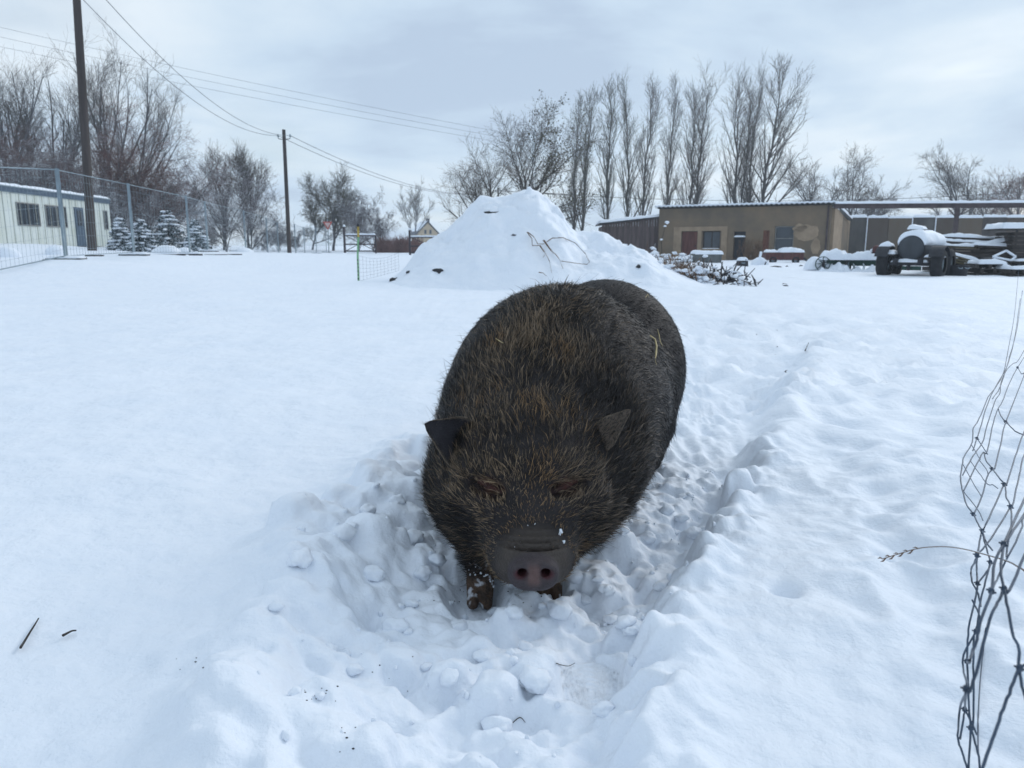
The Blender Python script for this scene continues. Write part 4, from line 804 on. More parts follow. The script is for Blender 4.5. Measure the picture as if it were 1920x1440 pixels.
# ------------------------------------------------------------------ site fence panels
FP = [(-95,12.3),(124,16.5),(252,20.9),(357,25.4),(391,29.8),(462,35.2),(503,40),(523,44.2),(555,48.4),(572,52.4),(594,57),(613,61)]
FL = ['site fence panel nearest the red cabin end with visible wire grid', 'site fence panel between the brown pole and second post', 'site fence panel before the young firs', 'site fence panel after the tallest young fir', 'site fence panel before the multi stemmed shrub', 'site fence panel before the many stemmed bare tree', 'site fence panel just before the dark slim pole', 'site fence panel at the foot of the dark slim pole', 'site fence panel just past the dark slim pole', 'site fence panel before the smaller willow', 'site fence panel ending at the give way sign']
for k in range(len(FP)-1):
    pa, pb = [np.array([*(at(px, 480, y)[:2])]) for px, y in FP[k:k+2]]; d = pb-pa; Ln = float(np.hypot(*d)); rz_ = math.atan2(d[1], d[0]); za, zb = gz(*pa), gz(*pb)
    fr = thing('site_fence', FL[k], 'fence', (pa[0], pa[1], za-.02), rz_, 'galvanised site fence panels around the field'); hN = 2.0; rr = .024 if k > 0 else .03
    for x, dz in ((.05, 0), (Ln-.05, zb-za)):
        m = MB(); m.tube([(x, 0, dz-.02), (x, 0, dz+hN)], rr*1.0, 8); m.build('post', M['galv'], fr, True)
        m = MB(); m.box((x, 0, dz+.055), (.24, .72, .11), 0); m.build('foot_block', M['tub'], fr)
        snow_cap(fr, (x, 0, dz+.11), .24, .72, .05, k+.3, sx_=8, sy_=12)
    for zz_ in (.16, hN-.03):
        m = MB(); m.tube([(.05, 0, zz_), (Ln-.05, 0, zb-za+zz_)], rr*.42, 6); m.build('rail', M['galv'], fr, True)
    wm_ = MB(); nv = int(Ln/(.16 if k < 2 else .22)); rv = (.0022, .0028, .003, .0035)[min(k, 3)]
    xs_ = np.linspace(.1, Ln-.1, nv); P = np.stack([np.stack([xs_, 0*xs_, .17+(zb-za)*xs_/Ln], 1), np.stack([xs_, 0*xs_, hN-.04+(zb-za)*xs_/Ln], 1)], 1); wm_.add(*tubes(P, np.full(P.shape[:2], rv), 3))
    for zz_ in np.linspace(.3, hN-.2, 6): wm_.add(*tubes(np.array([[(.05, 0, zz_), (Ln-.05, 0, zb-za+zz_)]]), np.full((1, 2), rv), 3))
    o = wm_.build('wire_grid', M['galv'], fr); o['kind'] = 'stuff'
# dark timbers lying along the fence foot
for k, (px, py, w_) in enumerate([(108,490,.32),(148,493,.18),(178,488,.22),(240,486,.16),(318,486,.45),(368,489,.2),(405,481,.35),(440,482,.25)]):
    p = on_plane(px, py, .45); y = 18+k*1.2; p = at(px, py, y); z0 = gz(p[0], p[1]); m = MB(); m.box((0, 0, .02), (w_*2, .14, .10), .05*k); o = m.build('plank', M['wood'], None, loc=(p[0], p[1], z0+.01)); tag(o, 'dark plank edge showing through the snow at the fence foot', 'plank', 'planks lying at the foot of the site fence'); 

# ------------------------------------------------------------------ gates, sign, netting, house
def gate(px, y, w_, hpost, label, right=True):
    p = at(px, 478, y); z0 = gz(p[0], p[1])-.05; g_ = thing('metal_gate', label, 'gate', (p[0], p[1], z0)); s = 1
    m = MB(); m.box((0, 0, hpost/2), (.13, .13, hpost)); m.build('post', M['gate'], g_)
    x1 = w_; m = MB(); m.box((x1, 0, .72), (.08, .07, 1.2)); m.build('stile', M['gate'], g_)
    for z in (.28, .72, 1.28): m = MB(); m.box(((.065+x1-.04)/2, 0, z), (x1-.105, .055, .08)); m.build('rail', M['gate'], g_)
    for (xa, za, xb, zb) in ((.1, .30, x1-.06, 1.26), (.1, 1.26, x1-.06, .30)): m = MB(); m.tube([(xa, -.04, za), (xb, -.04, zb)], .024, 5); m.build('brace', M['gate'], g_)
    snow_cap(g_, ((.065+x1)/2, 0, 1.32), x1, .10, .10, px, sx_=20, sy_=6); snow_cap(g_, (0, 0, hpost), .16, .16, .14, px, sx_=7, sy_=7)
    return g_
gate(647, 50, 2.05, 1.85, 'dark metal gate beside the green fence post'); gate(769, 50, 2.6, 1.75, 'dark metal gate half hidden by the foot of the mound')
p = at(617, 475, 60); z0 = gz(p[0], p[1]); sg = thing('give_way_sign', 'red and white give way triangle on a grey post', 'road sign', (p[0], p[1], z0-.1)); m = MB(); m.tube([(0, 0, 0), (0, 0, 2.75)], .04, 8); m.build('post', M['galv'], sg, True)
zc = at(617, 421, 60)[2]-z0+.1
for nme, R_, y_, mt in (('sign_plate', .43, -.05, 'sign_red'), ('sign_face', .27, -.062, 'sign_white')):
    v = []; 
    for yy in (y_, y_+.012):
        for a in (-90, 30, 150): v.append((R_*math.cos(math.radians(a)), yy, zc+R_*math.sin(math.radians(a))))
    m = MB(); m.add(v, [[0, 1, 4, 3], [1, 2, 5, 4], [2, 0, 3, 5]], [[0, 2, 1], [3, 4, 5]]); m.build(nme, M[mt], sg)
# netting with its post
pb_ = at(672, 530, 17.4); pb_[2] = gz(pb_[0], pb_[1]); nt_ = thing('electric_netting', 'thin netting strung from the green post to the mound', 'netting', pb_)
pe = on_mound(748, 510)-pb_; w0 = np.array([0, 0, .62]); we = pe+np.array([0, 0, .42]); m = MB(); S_ = np.linspace(0, 1, 14)
for k in range(7):
    f = k/6; a_ = np.array([0, 0, .04+.60*f]); b_ = pe+np.array([0, 0, .03+.40*f]); m.tube([a_+(b_-a_)*s+np.array([0, 0, -.10*4*s*(1-s)*f]) for s in S_], .0026, 3, False)
for s in np.linspace(.04, 1, 12):
    pts = []
    for f in (0, .5, 1): a_ = np.array([0, 0, .04+.60*f]); b_ = pe+np.array([0, 0, .03+.40*f]); pts.append(a_+(b_-a_)*s+np.array([0, 0, -.10*4*s*(1-s)*f]))
    m.tube(pts, .0026, 3, False)
o = m.build('net', M['netting'], nt_)
gp = thing('fence_post', 'pale green plastic fence post with yellow top', 'fence post', pb_+np.array([0, .03, -.1])); m = MB(); m.tube([(0, 0, 0), (.0, 0, .7), (.03, 0, 1.15)], [.024, .022, .022], 8); m.build('shaft', M['postgreen'], gp, True); m = MB(); m.tube([(.03, 0, 1.15), (.035, 0, 1.38)], [.026, .024], 8); m.build('top_sleeve', M['postyellow'], gp, True); m = MB(); m.lathe((.035, 0, 1.38), (0, 0, 1), [(0, 0), (0, .03), (.04, .032), (.07, .012), (.075, 0)], 8); m.build('knob', M['dark'], gp, True)
for k in range(7): m = MB(); m.box((-.0, -.024, .12+k*.085), (.03, .02, .025)); m.build('clip', M['dark'], gp)
# far cream house
p = at(803, 466, 165); z0 = 0.0; ap = at(803, 418, 165); hw = .5*(821-785)/F*165; eav = at(803, 437, 165)[2]; hs = thing('cream_house', 'far cream house with dark snowy roof beyond the gates', 'house', (p[0], p[1], z0), 0.30)
Lh = 9.0; m = MB(); m.add([(-hw, 0, 0), (hw, 0, 0), (hw, 0, eav), (0, 0, ap[2]), (-hw, 0, eav), (-hw, Lh, 0), (hw, Lh, 0), (hw, Lh, eav), (0, Lh, ap[2]), (-hw, Lh, eav)], [[1, 6, 7, 2], [0, 4, 9, 5], [0, 1, 2, 4], [5, 9, 7, 6]], [[2, 3, 4], [7, 9, 8]]); m.build('wall', M['housewall'], hs)
for s in (-1, 1):
    v = [(0, -.35, ap[2]+.25), (s*(hw+.5), -.35, eav-.35), (s*(hw+.5), Lh+.3, eav-.35), (0, Lh+.3, ap[2]+.25)]; v2 = [(a, b, c+.16) for a, b, c in v]; m = MB(); m.add(v+v2, [[0, 1, 2, 3], [4, 7, 6, 5], [0, 4, 5, 1], [1, 5, 6, 2], [2, 6, 7, 3], [3, 7, 4, 0]]); rf = m.build('roof', M['houseroof'], hs)
    sv = [((0*(1-f)+s*(hw+.5)*f), yy, (ap[2]+.25)*(1-f)+(eav-.35)*f+.17) for f, yy in ((.02, .2+3*(s > 0)), (.75, .2+3.5*(s > 0)), (.8, Lh), (.02, Lh))]; sv2 = [(a, b, c+.12) for a, b, c in sv]; m = MB(); m.add(sv+sv2, [[0, 1, 2, 3], [4, 7, 6, 5], [0, 4, 5, 1], [1, 5, 6, 2], [2, 6, 7, 3], [3, 7, 4, 0]]); m.build('snow', M['snow'], rf)
m = MB(); m.box((.9, 4.6, ap[2]+.3), (.7, .7, 1.6)); m.build('chimney', M['houseroof'], hs)
for s in (-1, 1): window(hs, s*.55, eav+.25, .55, .95, 0, -1, 0, 0, 'wframe', .08, .08)

# ------------------------------------------------------------------ brown building
bl = at(1233, 488, 46.0); br = at(1551, 488, 41.0); dv_ = (br-bl)[:2]; LB = float(np.hypot(*dv_)); rzb = math.atan2(dv_[1], dv_[0]); zb_ = min(gz(*bl[:2]), gz(*br[:2]))-.05
bd = thing('brown_building', 'low brown rendered farm building with corrugated snowy roof', 'building', (bl[0], bl[1], zb_), rzb)
DB = 7.0; hA = at(1233, 392, 46.0)[2]-zb_; hB_ = at(1551, 384, 41.0)[2]-zb_
def bx_(px):
    lo, hi = -5., LB+30
    for _ in range(45):
        mid = (lo+hi)/2; wpt = bl[:2]+mid*np.array([math.cos(rzb), math.sin(rzb)]); pp = 960+F*wpt[0]/(wpt[1]*math.cos(TH)+.09); lo, hi = (mid, hi) if pp < px else (lo, mid)
    return (lo+hi)/2
def bz_(px, py): x = bx_(px); wy = bl[1]+x*math.sin(rzb); return at(px, py, wy)[2]-zb_
# front wall built round its openings (windows and doors are real recesses)
ops = {}
def rect(px0, px1, py0, py1): return bx_(px0), bx_(px1), bz_((px0+px1)/2, py1), bz_((px0+px1)/2, py0)
ops['door'] = rect(1277, 1306, 434, 486); ops['win1'] = rect(1316, 1349, 433, 466); ops['door2'] = rect(1374, 1396, 434, 490); ops['win2'] = rect(1450, 1486, 424, 470)
for k in ('door', 'door2'): q = list(ops[k]); q[2] = 0.0; ops[k] = tuple(q)
hm = min(hA, hB_); xs_ = sorted({0, LB, *[v for o in ops.values() for v in o[:2]]}); m = MB()
for xa, xb in zip(xs_[:-1], xs_[1:]):
    o_ = [o for o in ops.values() if o[0] <= xa+1e-6 and o[1] >= xb-1e-6]
    top = lambda x: hA+(hB_-hA)*x/LB
    segs = [(0, None)] if not o_ else ([(0, o_[0][2])] if o_[0][2] > .02 else [])+[(o_[0][3], None)]
    for za, zc_ in segs:
        v = [(x, y, z) for x in (xa, xb) for y in (0, .35) for z in (za, zc_ if zc_ is not None else top(x))]; m.add(v, [[0, 1, 3, 2], [4, 6, 7, 5], [0, 4, 5, 1], [2, 3, 7, 6], [0, 2, 6, 4], [1, 5, 7, 3]])
m.build('front_wall', M['render'], bd)
m = MB(); hr = hA-.45
for xa in (.17, LB-.17):
    t_ = hA+(hB_-hA)*xa/LB; w2 = .34; v = [(x, y, z) for x in (xa-w2/2, xa+w2/2) for y, zt in ((.352, t_-.01), (DB, t_-.75)) for z in (0, zt)]; m.add(v, [[0, 1, 3, 2], [4, 6, 7, 5], [0, 4, 5, 1], [2, 3, 7, 6], [0, 2, 6, 4], [1, 5, 7, 3]])
m.build('side_wall', M['render'], bd); m = MB(); m.box((LB/2, DB+.1, (hA-.8)/2), (LB, .2, hA-.8)); m.build('back_wall', M['render'], bd); m = MB(); m.box((LB/2, DB/2+.2, .1), (LB-.7, DB-.5, .1)); m.box((LB/2, 1.6, 1.4), (LB-.72, .12, 2.7)); m.build('inner_wall', M['dark'], bd)
# corrugated roof
nu = int(LB/.045); u = np.linspace(-.22, LB+.18, nu); vv_ = np.array([-.22, .5, 2.5, DB+.3]); U, Vv = np.meshgrid(u, vv_, indexing='ij'); zr = hA+(hB_-hA)*U/LB-.09*Vv+.06+.028*np.sin(U*2*math.pi/.27); Vt = np.stack([U, Vv, zr], -1); ii = np.arange(U.size).reshape(U.shape); q = np.stack([ii[:-1, :-1], ii[1:, :-1], ii[1:, 1:], ii[:-1, 1:]], -1).reshape(-1, 4)
rf = obj('roof', mesh_data('roof', np.concatenate([Vt.reshape(-1, 3), Vt.reshape(-1, 3)-np.array([0, 0, .02])]), np.concatenate([q, q[:, ::-1]+U.size]), M['tub']), bd)
zs_ = hA+(hB_-hA)*U/LB-.09*Vv+.06; st = np.stack([U, Vv*.985+.02, zs_+.125+.016*np.sin(U*2*math.pi/.27)+.02*perlin(U*3, Vv, 2)], -1); sb_ = np.stack([U, Vv*.985+.02, zs_+.031+.028*np.sin(U*2*math.pi/.27)], -1); n_ = U.size; ring = np.concatenate([ii[:, 0], ii[-1, 1:], ii[-2::-1, -1], ii[0, -2:0:-1]]); sk = np.stack([ring+n_, np.roll(ring, -1)+n_, np.roll(ring, -1), ring], 1)
obj('snow', mesh_data('snow', np.concatenate([st.reshape(-1, 3), sb_.reshape(-1, 3)]), np.concatenate([q, q[:, ::-1]+n_, sk]), M['snow']), rf)
# doors and windows
x0, x1, z0_, z1 = ops['door']; 
nb = 5; dr = None
m = MB(); m.box(((x0+x1)/2, .10, (z0_+z1)/2), (x1-x0-.02, .05, z1-z0_-.02)); dr = m.build('door', M['reddoor'], bd)
for k in range(nb): m = MB(); wdt = (x1-x0)/nb; m.box((x0+wdt*(k+.5), .068, (z0_+z1)/2-.1), (wdt*.9, .018, z1-z0_-.28)); m.build('board', M['reddoor'], dr)
m = MB(); m.box((x1-.12, .045, 1.0), (.03, .04, .14)); m.build('handle', M['dark'], dr)
x0, x1, z0_, z1 = ops['door2']; m = MB(); m.box(((x0+x1)/2, .22, (z0_+z1)/2), (x1-x0-.02, .05, z1-z0_-.02)); d2 = m.build('door', M['dark'], bd); m = MB(); m.box(((x0+x1)/2, .12, z1-.34), (x1-x0, .2, .06)); lg = m.build('ledge', M['wood'], d2); snow_cap(d2, ((x0+x1)/2, .10, z1-.31), x1-x0, .2, .09, 5., sx_=12, sy_=8)
x0, x1, z0_, z1 = ops['win1']; w1 = window(bd, (x0+x1)/2, (z0_+z1)/2, x1-x0-.01, z1-z0_-.01, .14, -1, 1, 0, 'wood', .06); m = MB(); m.box(((x0+x1)/2, -.06, z0_-.05), (x1-x0+.12, .16, .07)); m.build('sill', M['render2'], w1); snow_cap(w1, ((x0+x1)/2, -.06, z0_-.014), x1-x0, .12, .04, 8., sx_=12, sy_=6)
x0, x1, z0_, z1 = ops['win2']; w2 = window(bd, (x0+x1)/2, (z0_+z1)/2, x1-x0-.01, z1-z0_-.01, .14, -1, 0, 1, 'wframe', .05)
# plaster surround and lighter bare patches stand proud of the wall
xa, xb = bx_(1262), bx_(1362); zt = bz_(1310, 425); 
for (a_, b_, c_, d_) in ((xa, xb, ops['door'][3]+.03, zt), (xa, ops['door'][0]-.03, .02, ops['door'][3]+.028), (ops['win1'][1]+.07, xb, .02, ops['door'][3]+.028), (ops['door'][1]+.03, ops['win1'][0]-.07, .02, ops['door'][3]+.028)):
    m = MB(); m.box(((a_+b_)/2, -.018, (c_+d_)/2), (b_-a_, .03, d_-c_)); m.build('plaster_band', M['render2'], bd)
def patch(px, py, rx_, rz_, seed):
    x, z = bx_(px), bz_(px, py); th = np.linspace(0, 2*math.pi, 30, endpoint=False); rad = 1+.28*perlin(np.cos(th)*1.3+seed, np.sin(th)*1.3, seed)+.12*perlin(np.cos(th)*4+seed, np.sin(th)*4, 1); P = np.stack([x+rx_*rad*np.cos(th), 0*th-.012, z+rz_*rad*np.sin(th)], 1); P2 = P+np.array([0, .011, 0]); n = len(th); i = np.arange(n); c = np.array([[x, -.012, z]])
    m = MB(); m.add(np.concatenate([P, P2, c]), np.stack([i, (i+1) % n, n+(i+1) % n, n+i], 1)[:, ::-1], np.stack([np.full(n, 2*n), i, (i+1) % n], 1)); m.build('plaster_patch', M['render2'], bd)
patch(1508, 437, .62, .50, 1.3); patch(1528, 462, .25, .42, 5.1); patch(1497, 428, .35, .22, 8.8)
# down pipe at the corner
m = MB(); m.tube([(LB-.12, -.06, 0), (LB-.12, -.06, hB_-.02)], .05, 8); m.build('down_pipe', M['steel'], bd, True)
# climbing plant on the wall
cp = MB(); r = np.random.default_rng(4); 
for k in range(60):
    x = bx_(1412)+r.normal()*.42; P = [np.array([x, -.1, .0])]
    for s in range(6): P.append(P[-1]+np.array([r.normal()*.10, -abs(r.normal())*.03, r.uniform(.12, .30)]))
    cp.tube(P, np.linspace(.016, .006, 7), 4, False)
o = cp.build('climber', M['weed']); o.location = (bl[0], bl[1], zb_); o.rotation_euler = (0, 0, rzb); tag(o, 'dry climbing plant with snow on the brown wall beside the dark door', 'plant')
# low wooden shed
sl_ = at(1128, 470, 46.6); sr = at(1231, 470, 46.4); d_ = (sr-sl_)[:2]; LS = float(np.hypot(*d_))+.12; rzs = math.atan2(d_[1], d_[0]); zs0 = gz(*sl_[:2])-.05; sh = thing('wooden_shed', 'low dark wooden shed with snowy roof joined to the brown building', 'shed', (sl_[0], sl_[1], zs0), rzs); hL = at(1128, 421, 46.6)[2]-zs0; hR = at(1231, 409, 46.4)[2]-zs0
nbd = 22
for k in range(nbd):
    xa, xb = LS*k/nbd, LS*(k+1)/nbd-.012; yo = .012*(k % 2); v = [(x, y+yo, z) for x in (xa, xb) for y in (0, .04) for z in (0, hL+(hR-hL)*x/LS)]; m = MB(); m.add(v, [[0, 1, 3, 2], [4, 6, 7, 5], [0, 4, 5, 1], [2, 3, 7, 6], [0, 2, 6, 4], [1, 5, 7, 3]]); m.build('board', M['woodshed'], sh)
m = MB(); m.box((LS/2, 2.1, (hL-.1)/2), (LS, 3.9, hL-.1)); m.build('inner_wall', M['woodshed'], sh); sl2 = math.atan2(hR-hL, LS); m = MB(); m.box((LS/2-.05, 1.9, (hL+hR)/2+.05), (LS+.35, 4.4, .08), 0, -sl2); rs = m.build('roof', M['dark'], sh); snow_cap(rs, (LS/2-.05, 1.9, (hL+hR)/2+.09), LS+.35, 4.4, .16, 3., 0, -sl2)
# roofless bay: beam, post, concrete panel wall, return wall
x_end = bx_(1553); b0 = br.copy(); b0[2] = gz(*br[:2]); e0 = at(2010, 480, 39.0); d_ = (e0-b0)[:2]; LBm = float(np.hypot(*d_)); rzm = math.atan2(d_[1], d_[0]); zt0 = at(1556, 391, 41.0)[2]; zt1 = at(2010, 389, 39.0)[2]; tilt = math.atan2(zt1-zt0, LBm)
bm = thing('steel_frame', 'dark steel beam on a post spanning the roofless bay', 'frame', (b0[0]+.15, b0[1], 0), rzm)
hb_ = .22; m = MB(); m.box((LBm/2, .0, (zt0+zt1)/2+hb_/2), (LBm, .14, hb_), 0, -tilt); m.box((LBm/2, .0, (zt0+zt1)/2+hb_+.012), (LBm, .26, .024), 0, -tilt); m.build('beam', M['steel'], bm); snow_cap(bm, (LBm/2, 0, (zt0+zt1)/2+hb_+.026), LBm, .28, .13, 4., 0, -tilt, sx_=120, sy_=7)
pw = at(1777, 480, 40.2); lx = float(np.hypot(*(pw-b0)[:2])); gzp = gz(pw[0], pw[1])-.05; m = MB(); zp = zt0+(zt1-zt0)*lx/LBm-.012; m.box((lx, 0, (gzp+zp)/2), (.20, .12, zp-gzp)); m.build('post', M['steel'], bm)
for s in (-1, 1): m = MB(); m.tube([(lx+s*.07, 0, zp-.42), (lx+s*.42, 0, zp-.02)], .03, 5); m.build('brace', M['steel'], bm)
wl = at(1586, 480, 49.0); wr_ = at(2010, 480, 47.0); d_ = (wr_-wl)[:2]; LW = float(np.hypot(*d_)); rzw = math.atan2(d_[1], d_[0]); zw = gz(*wl[:2])-.05; cw = thing('concrete_wall', 'wall of stained concrete panels with snow along its top', 'wall', (wl[0], wl[1], zw), rzw); hw0 = at(1586, 408, 49.0)[2]-zw; hw1 = at(2010, 407, 47.0)[2]-zw
npn = 10; cuts = np.array([1586,1622,1663,1708,1752,1795,1840,1884,1930,1972,2010]); cx_ = (cuts-1586)/(2010-1586)*LW; mats = [0, 1, 2, 0, 1, 2, 3, 1, 0, 2]
for k in range(npn):
    xa, xb = cx_[k]+.012, cx_[k+1]-.012; hh_ = hw0+(hw1-hw0)*(k+.5)/npn-.02*(k % 3); m = MB(); m.box(((xa+xb)/2, .06+.012*(k % 2), hh_/2), (xb-xa, .16, hh_)); m.build('panel', M['concrete'][mats[k]], cw)
    snow_cap(cw, ((xa+xb)/2, .06, hh_), xb-xa+.03, .24, .17, k+1.7, sx_=16, sy_=8)
for k in (1, 3, 4): m = MB(); m.box((cx_[k], -.03, hw0/2-.01), (.05, .06, hw0-.05)); m.build('joint_strip', M['snow'], cw)
rw0 = br[:2]+np.array([.25, .35]); rw1 = wl[:2]; d_ = rw1-rw0; Lr = float(np.hypot(*d_)); rzr = math.atan2(d_[1], d_[0]); rw = thing('return_wall', 'short sloping plastered wall between brown building and concrete panels', 'wall', (rw0[0], rw0[1], zb_), rzr)
hr0 = at(1556, 389, rw0[1])[2]-zb_; hr1 = at(1588, 407, rw1[1])[2]-zb_; v = [(x, y, z) for x, zt in ((0, hr0), (Lr-.1, hr1)) for y in (-.12, .12) for z in (0, zt)]; m = MB(); m.add(v, [[0, 1, 3, 2], [4, 6, 7, 5], [0, 4, 5, 1], [2, 3, 7, 6], [0, 2, 6, 4], [1, 5, 7, 3]]); m.build('wall_slab', M['render2'], rw); snow_cap(rw, (Lr/2, 0, (hr0+hr1)/2), Lr, .3, .10, 6., 0, -math.atan2(hr1-hr0, Lr), sx_=30, sy_=7)

# ------------------------------------------------------------------ farm yard: tanker, drill, wagons, timber, junk
def wheel(parent, c, R_, w_, axis, fender=False, name='wheel'):
    axis = np.array(axis, float); m = MB(); m.lathe(np.array(c)-axis*w_/2, axis, [(0, R_*.55), (0, R_*.86), (w_*.12, R_*.97), (w_*.3, R_), (w_*.7, R_), (w_*.88, R_*.97), (w_, R_*.86), (w_, R_*.55)], 24); wh = m.build(name, M['tyre'], parent, True)
    m = MB(); m.lathe(np.array(c)-axis*w_*.3, axis, [(0, 0), (0, R_*.2), (.04, R_*.35), (.02, R_*.56), (w_*.6, R_*.56), (w_*.6, 0)], 18); m.build('rim', M['galv'], wh, True); return wh
tp = at(1703, 521, 22.0); tz = gz(tp[0], tp[1]); ta = math.radians(-42); tk = thing('tanker_trailer', 'grey cylindrical tank trailer with snow on top', 'trailer', (tp[0], tp[1], tz), ta)   # local +y is the tank axis, away from the viewer
zc = at(1703, 465, 22.0)[2]-tz; R_ = .355; m = MB(); m.lathe((0, 0, zc), (0, 1, 0), [(-.10, 0), (-.10, .12), (-.075, .23), (-.03, .315), (0, R_-.005), (.03, R_), (2.2, R_), (2.25, R_-.02), (2.32, .25), (2.35, 0)], 36); tank = m.build('tank', M['tank'], tk, True)
m = MB(); m.lathe((0, 0, zc), (0, 1, 0), [(-.012, R_+.004), (-.012, R_+.018), (.03, R_+.018), (.03, R_+.004)], 36); m.build('rim_band', M['dark'], tank, True)
# snow blanket over the tank's upper side
uu = np.linspace(-1.35, 1.35, 26); yy = np.linspace(-.03, 2.25, 34); U, Vv = np.meshgrid(uu, yy, indexing='ij'); thk = .15*np.sqrt(np.clip(1-(U/1.35)**2, 0, 1))*(1+.35*fbm(U*1.5, Vv*2, 3, 3))*np.clip((Vv+.03)/.10, .2, 1)
for sgn_ in (0, 1):
    pass
rT = R_+.005+thk; rBt = R_+.002+0*thk; tv = np.stack([rT*np.sin(U), Vv, zc+rT*np.cos(U)], -1).reshape(-1, 3); bv = np.stack([rBt*np.sin(U), Vv, zc+rBt*np.cos(U)], -1).reshape(-1, 3); n_ = U.size; ii = np.arange(n_).reshape(U.shape); q = np.stack([ii[:-1, :-1], ii[1:, :-1], ii[1:, 1:], ii[:-1, 1:]], -1).reshape(-1, 4); ring = np.concatenate([ii[:, 0], ii[-1, 1:], ii[-2::-1, -1], ii[0, -2:0:-1]]); sk = np.stack([ring, np.roll(ring, -1), np.roll(ring, -1)+n_, ring+n_], 1)
obj('snow', mesh_data('snow', np.concatenate([tv, bv]), np.concatenate([q[:, ::-1], q+n_, sk]), M['snow']), tank)
m = MB(); m.lathe((0, .45, zc+R_+.02), (0, 0, 1), [(0, .19), (.10, .19), (.13, .21), (.16, .21), (.17, 0)], 18); hatch = m.build('hatch', M['tank'], tank, True); v, qq = cap_mesh(.44, .44, .13, 3.3, 14, 14, .5, .2); obj('snow', mesh_data('snow', v, qq, M['snow']), hatch, (0, .45, zc+R_+.185))
for s in (-1, 1):
    m = MB(); m.box((s*.33, 1.1, zc-R_-.02), (.09, 2.9, .14)); m.build('chassis_rail', M['dark'], tk)
    for yy_ in (.15, 1.15): wh = wheel(tk, (s*.72, yy_, .40), .42, .30, (1, 0, 0)); m = MB(); th = np.linspace(-1.2, 1.2, 9); 
    fd = MB(); P = [(0.0, .15-.50*math.sin(a), .40+.50*math.cos(a)) for a in np.linspace(-1.15, 1.15, 10)]
    for a_, b_ in zip(P[:-1], P[1:]): fd.add([(s*.72-.18, a_[1], a_[2]), (s*.72+.18, a_[1], a_[2]), (s*.72+.18, b_[1], b_[2]), (s*.72-.18, b_[1], b_[2])]+[(s*.72-.18, a_[1], a_[2]+.02), (s*.72+.18, a_[1], a_[2]+.02), (s*.72+.18, b_[1], b_[2]+.02), (s*.72-.18, b_[1], b_[2]+.02)], [[0, 1, 2, 3], [4, 7, 6, 5], [0, 4, 5, 1], [1, 5, 6, 2], [2, 6, 7, 3], [3, 7, 4, 0]])
    f_ = fd.build('mudguard', M['dark'], tk); snow_cap(f_, (s*.72, .22, .905), .34, .42, .10, s+4., sx_=10, sy_=16, rough=.7) if s < 0 else None
m = MB(); m.box((0, .10, .42), (1.2, .10, .10)); m.build('axle', M['dark'], tk, False); m = MB(); m.box((0, -.02, zc-R_-.10), (1.05, .10, .10)); bmp = m.build('cross_member', M['dark'], tk); snow_cap(bmp, (0, -.02, zc-R_-.05), 1.0, .16, .09, 2.6, sx_=20, sy_=7)
m = MB(); m.box((.08, -.06, zc-R_-.22), (.50, .05, .12)); m.build('green_box', M['green'], tk); m = MB(); m.tube([(0, -.08, zc-R_-.12), (0, -.10, .22)], .05, 8); m.build('outlet_pipe', M['dark'], tk, True)
for s in (-1, 1): m = MB(); m.box((s*.22, .12, zc-R_+.10), (.10, .12, .30)); m.build('saddle', M['dark'], tk)
sh_ = MB(); sh_.box((-.62, .1, zc-.20), (.40, .40, .05)); f_ = sh_.build('side_shelf', M['wood'], tk); snow_cap(f_, (-.62, .1, zc-.175), .44, .44, .12, 7.7, sx_=12, sy_=10)
sh_ = MB(); sh_.box((.62, .1, zc-.28), (.44, .40, .05)); f_ = sh_.build('side_shelf', M['wood'], tk); snow_cap(f_, (.62, .1, zc-.255), .48, .44, .07, 9.7, sx_=12, sy_=10)
# green seed drill
dp = at(1592, 510, 25.5); dz_ = gz(dp[0], dp[1]); dl = thing('seed_drill', 'old green seed drill buried in snow beside the tank trailer', 'farm machine', (dp[0], dp[1], dz_), math.radians(-6)); s_ = 25.5/F
m = MB(); m.box((0, 0, .34), (1.7, .42, .18), 0, 0, .1); hp = m.build('hopper', M['green'], dl); snow_cap(hp, (-.1, -.06, .43), 1.75, .62, .22, 1.2, sx_=60, sy_=16, rough=.9); snow_cap(dl, (-.2, -.42, .0), 1.9, .5, .20, 5.2, sx_=60, sy_=16, rough=1.4, edge=.3)
for x in (-.62, -.32, .0, .32): m = MB(); m.tube([(x, -.1, .42), (x+.05, -.30, .22), (x, -.36, .03)], .035, 6); m.build('coulter', M['green'], dl, True)
for x in (-.85, -.12): wheel(dl, (x, -.22, .24), .26, .07, (.8, -.6, 0))
for k in range(8): a_ = k*math.pi/4; m = MB(); m.tube([(-.98, -.36, .30), (-.98+.22*math.cos(a_), -.36-.06*math.cos(a_), .30+.24*math.sin(a_))], .014, 4); m.build('spoke', M['green'], dl)
m = MB(); m.tube([(-.98+.22*math.cos(a), -.36-.06*math.cos(a), .30+.24*math.sin(a)) for a in np.linspace(0, 6.2832, 22)], .018, 5, False); m.build('wheel_ring', M['green'], dl, True)
m = MB(); m.box((.95, .05, .46), (.55, .3, .10)); e_ = m.build('frame_arm', M['green'], dl); snow_cap(e_, (.95, .05, .51), .6, .34, .10, 5.2, sx_=14, sy_=8)
m = MB(); m.tube([(.55, 0, .5), (.95, .05, .86), (1.15, .05, .60)], .03, 6); m.build('draw_bar', M['steel'], dl, True)
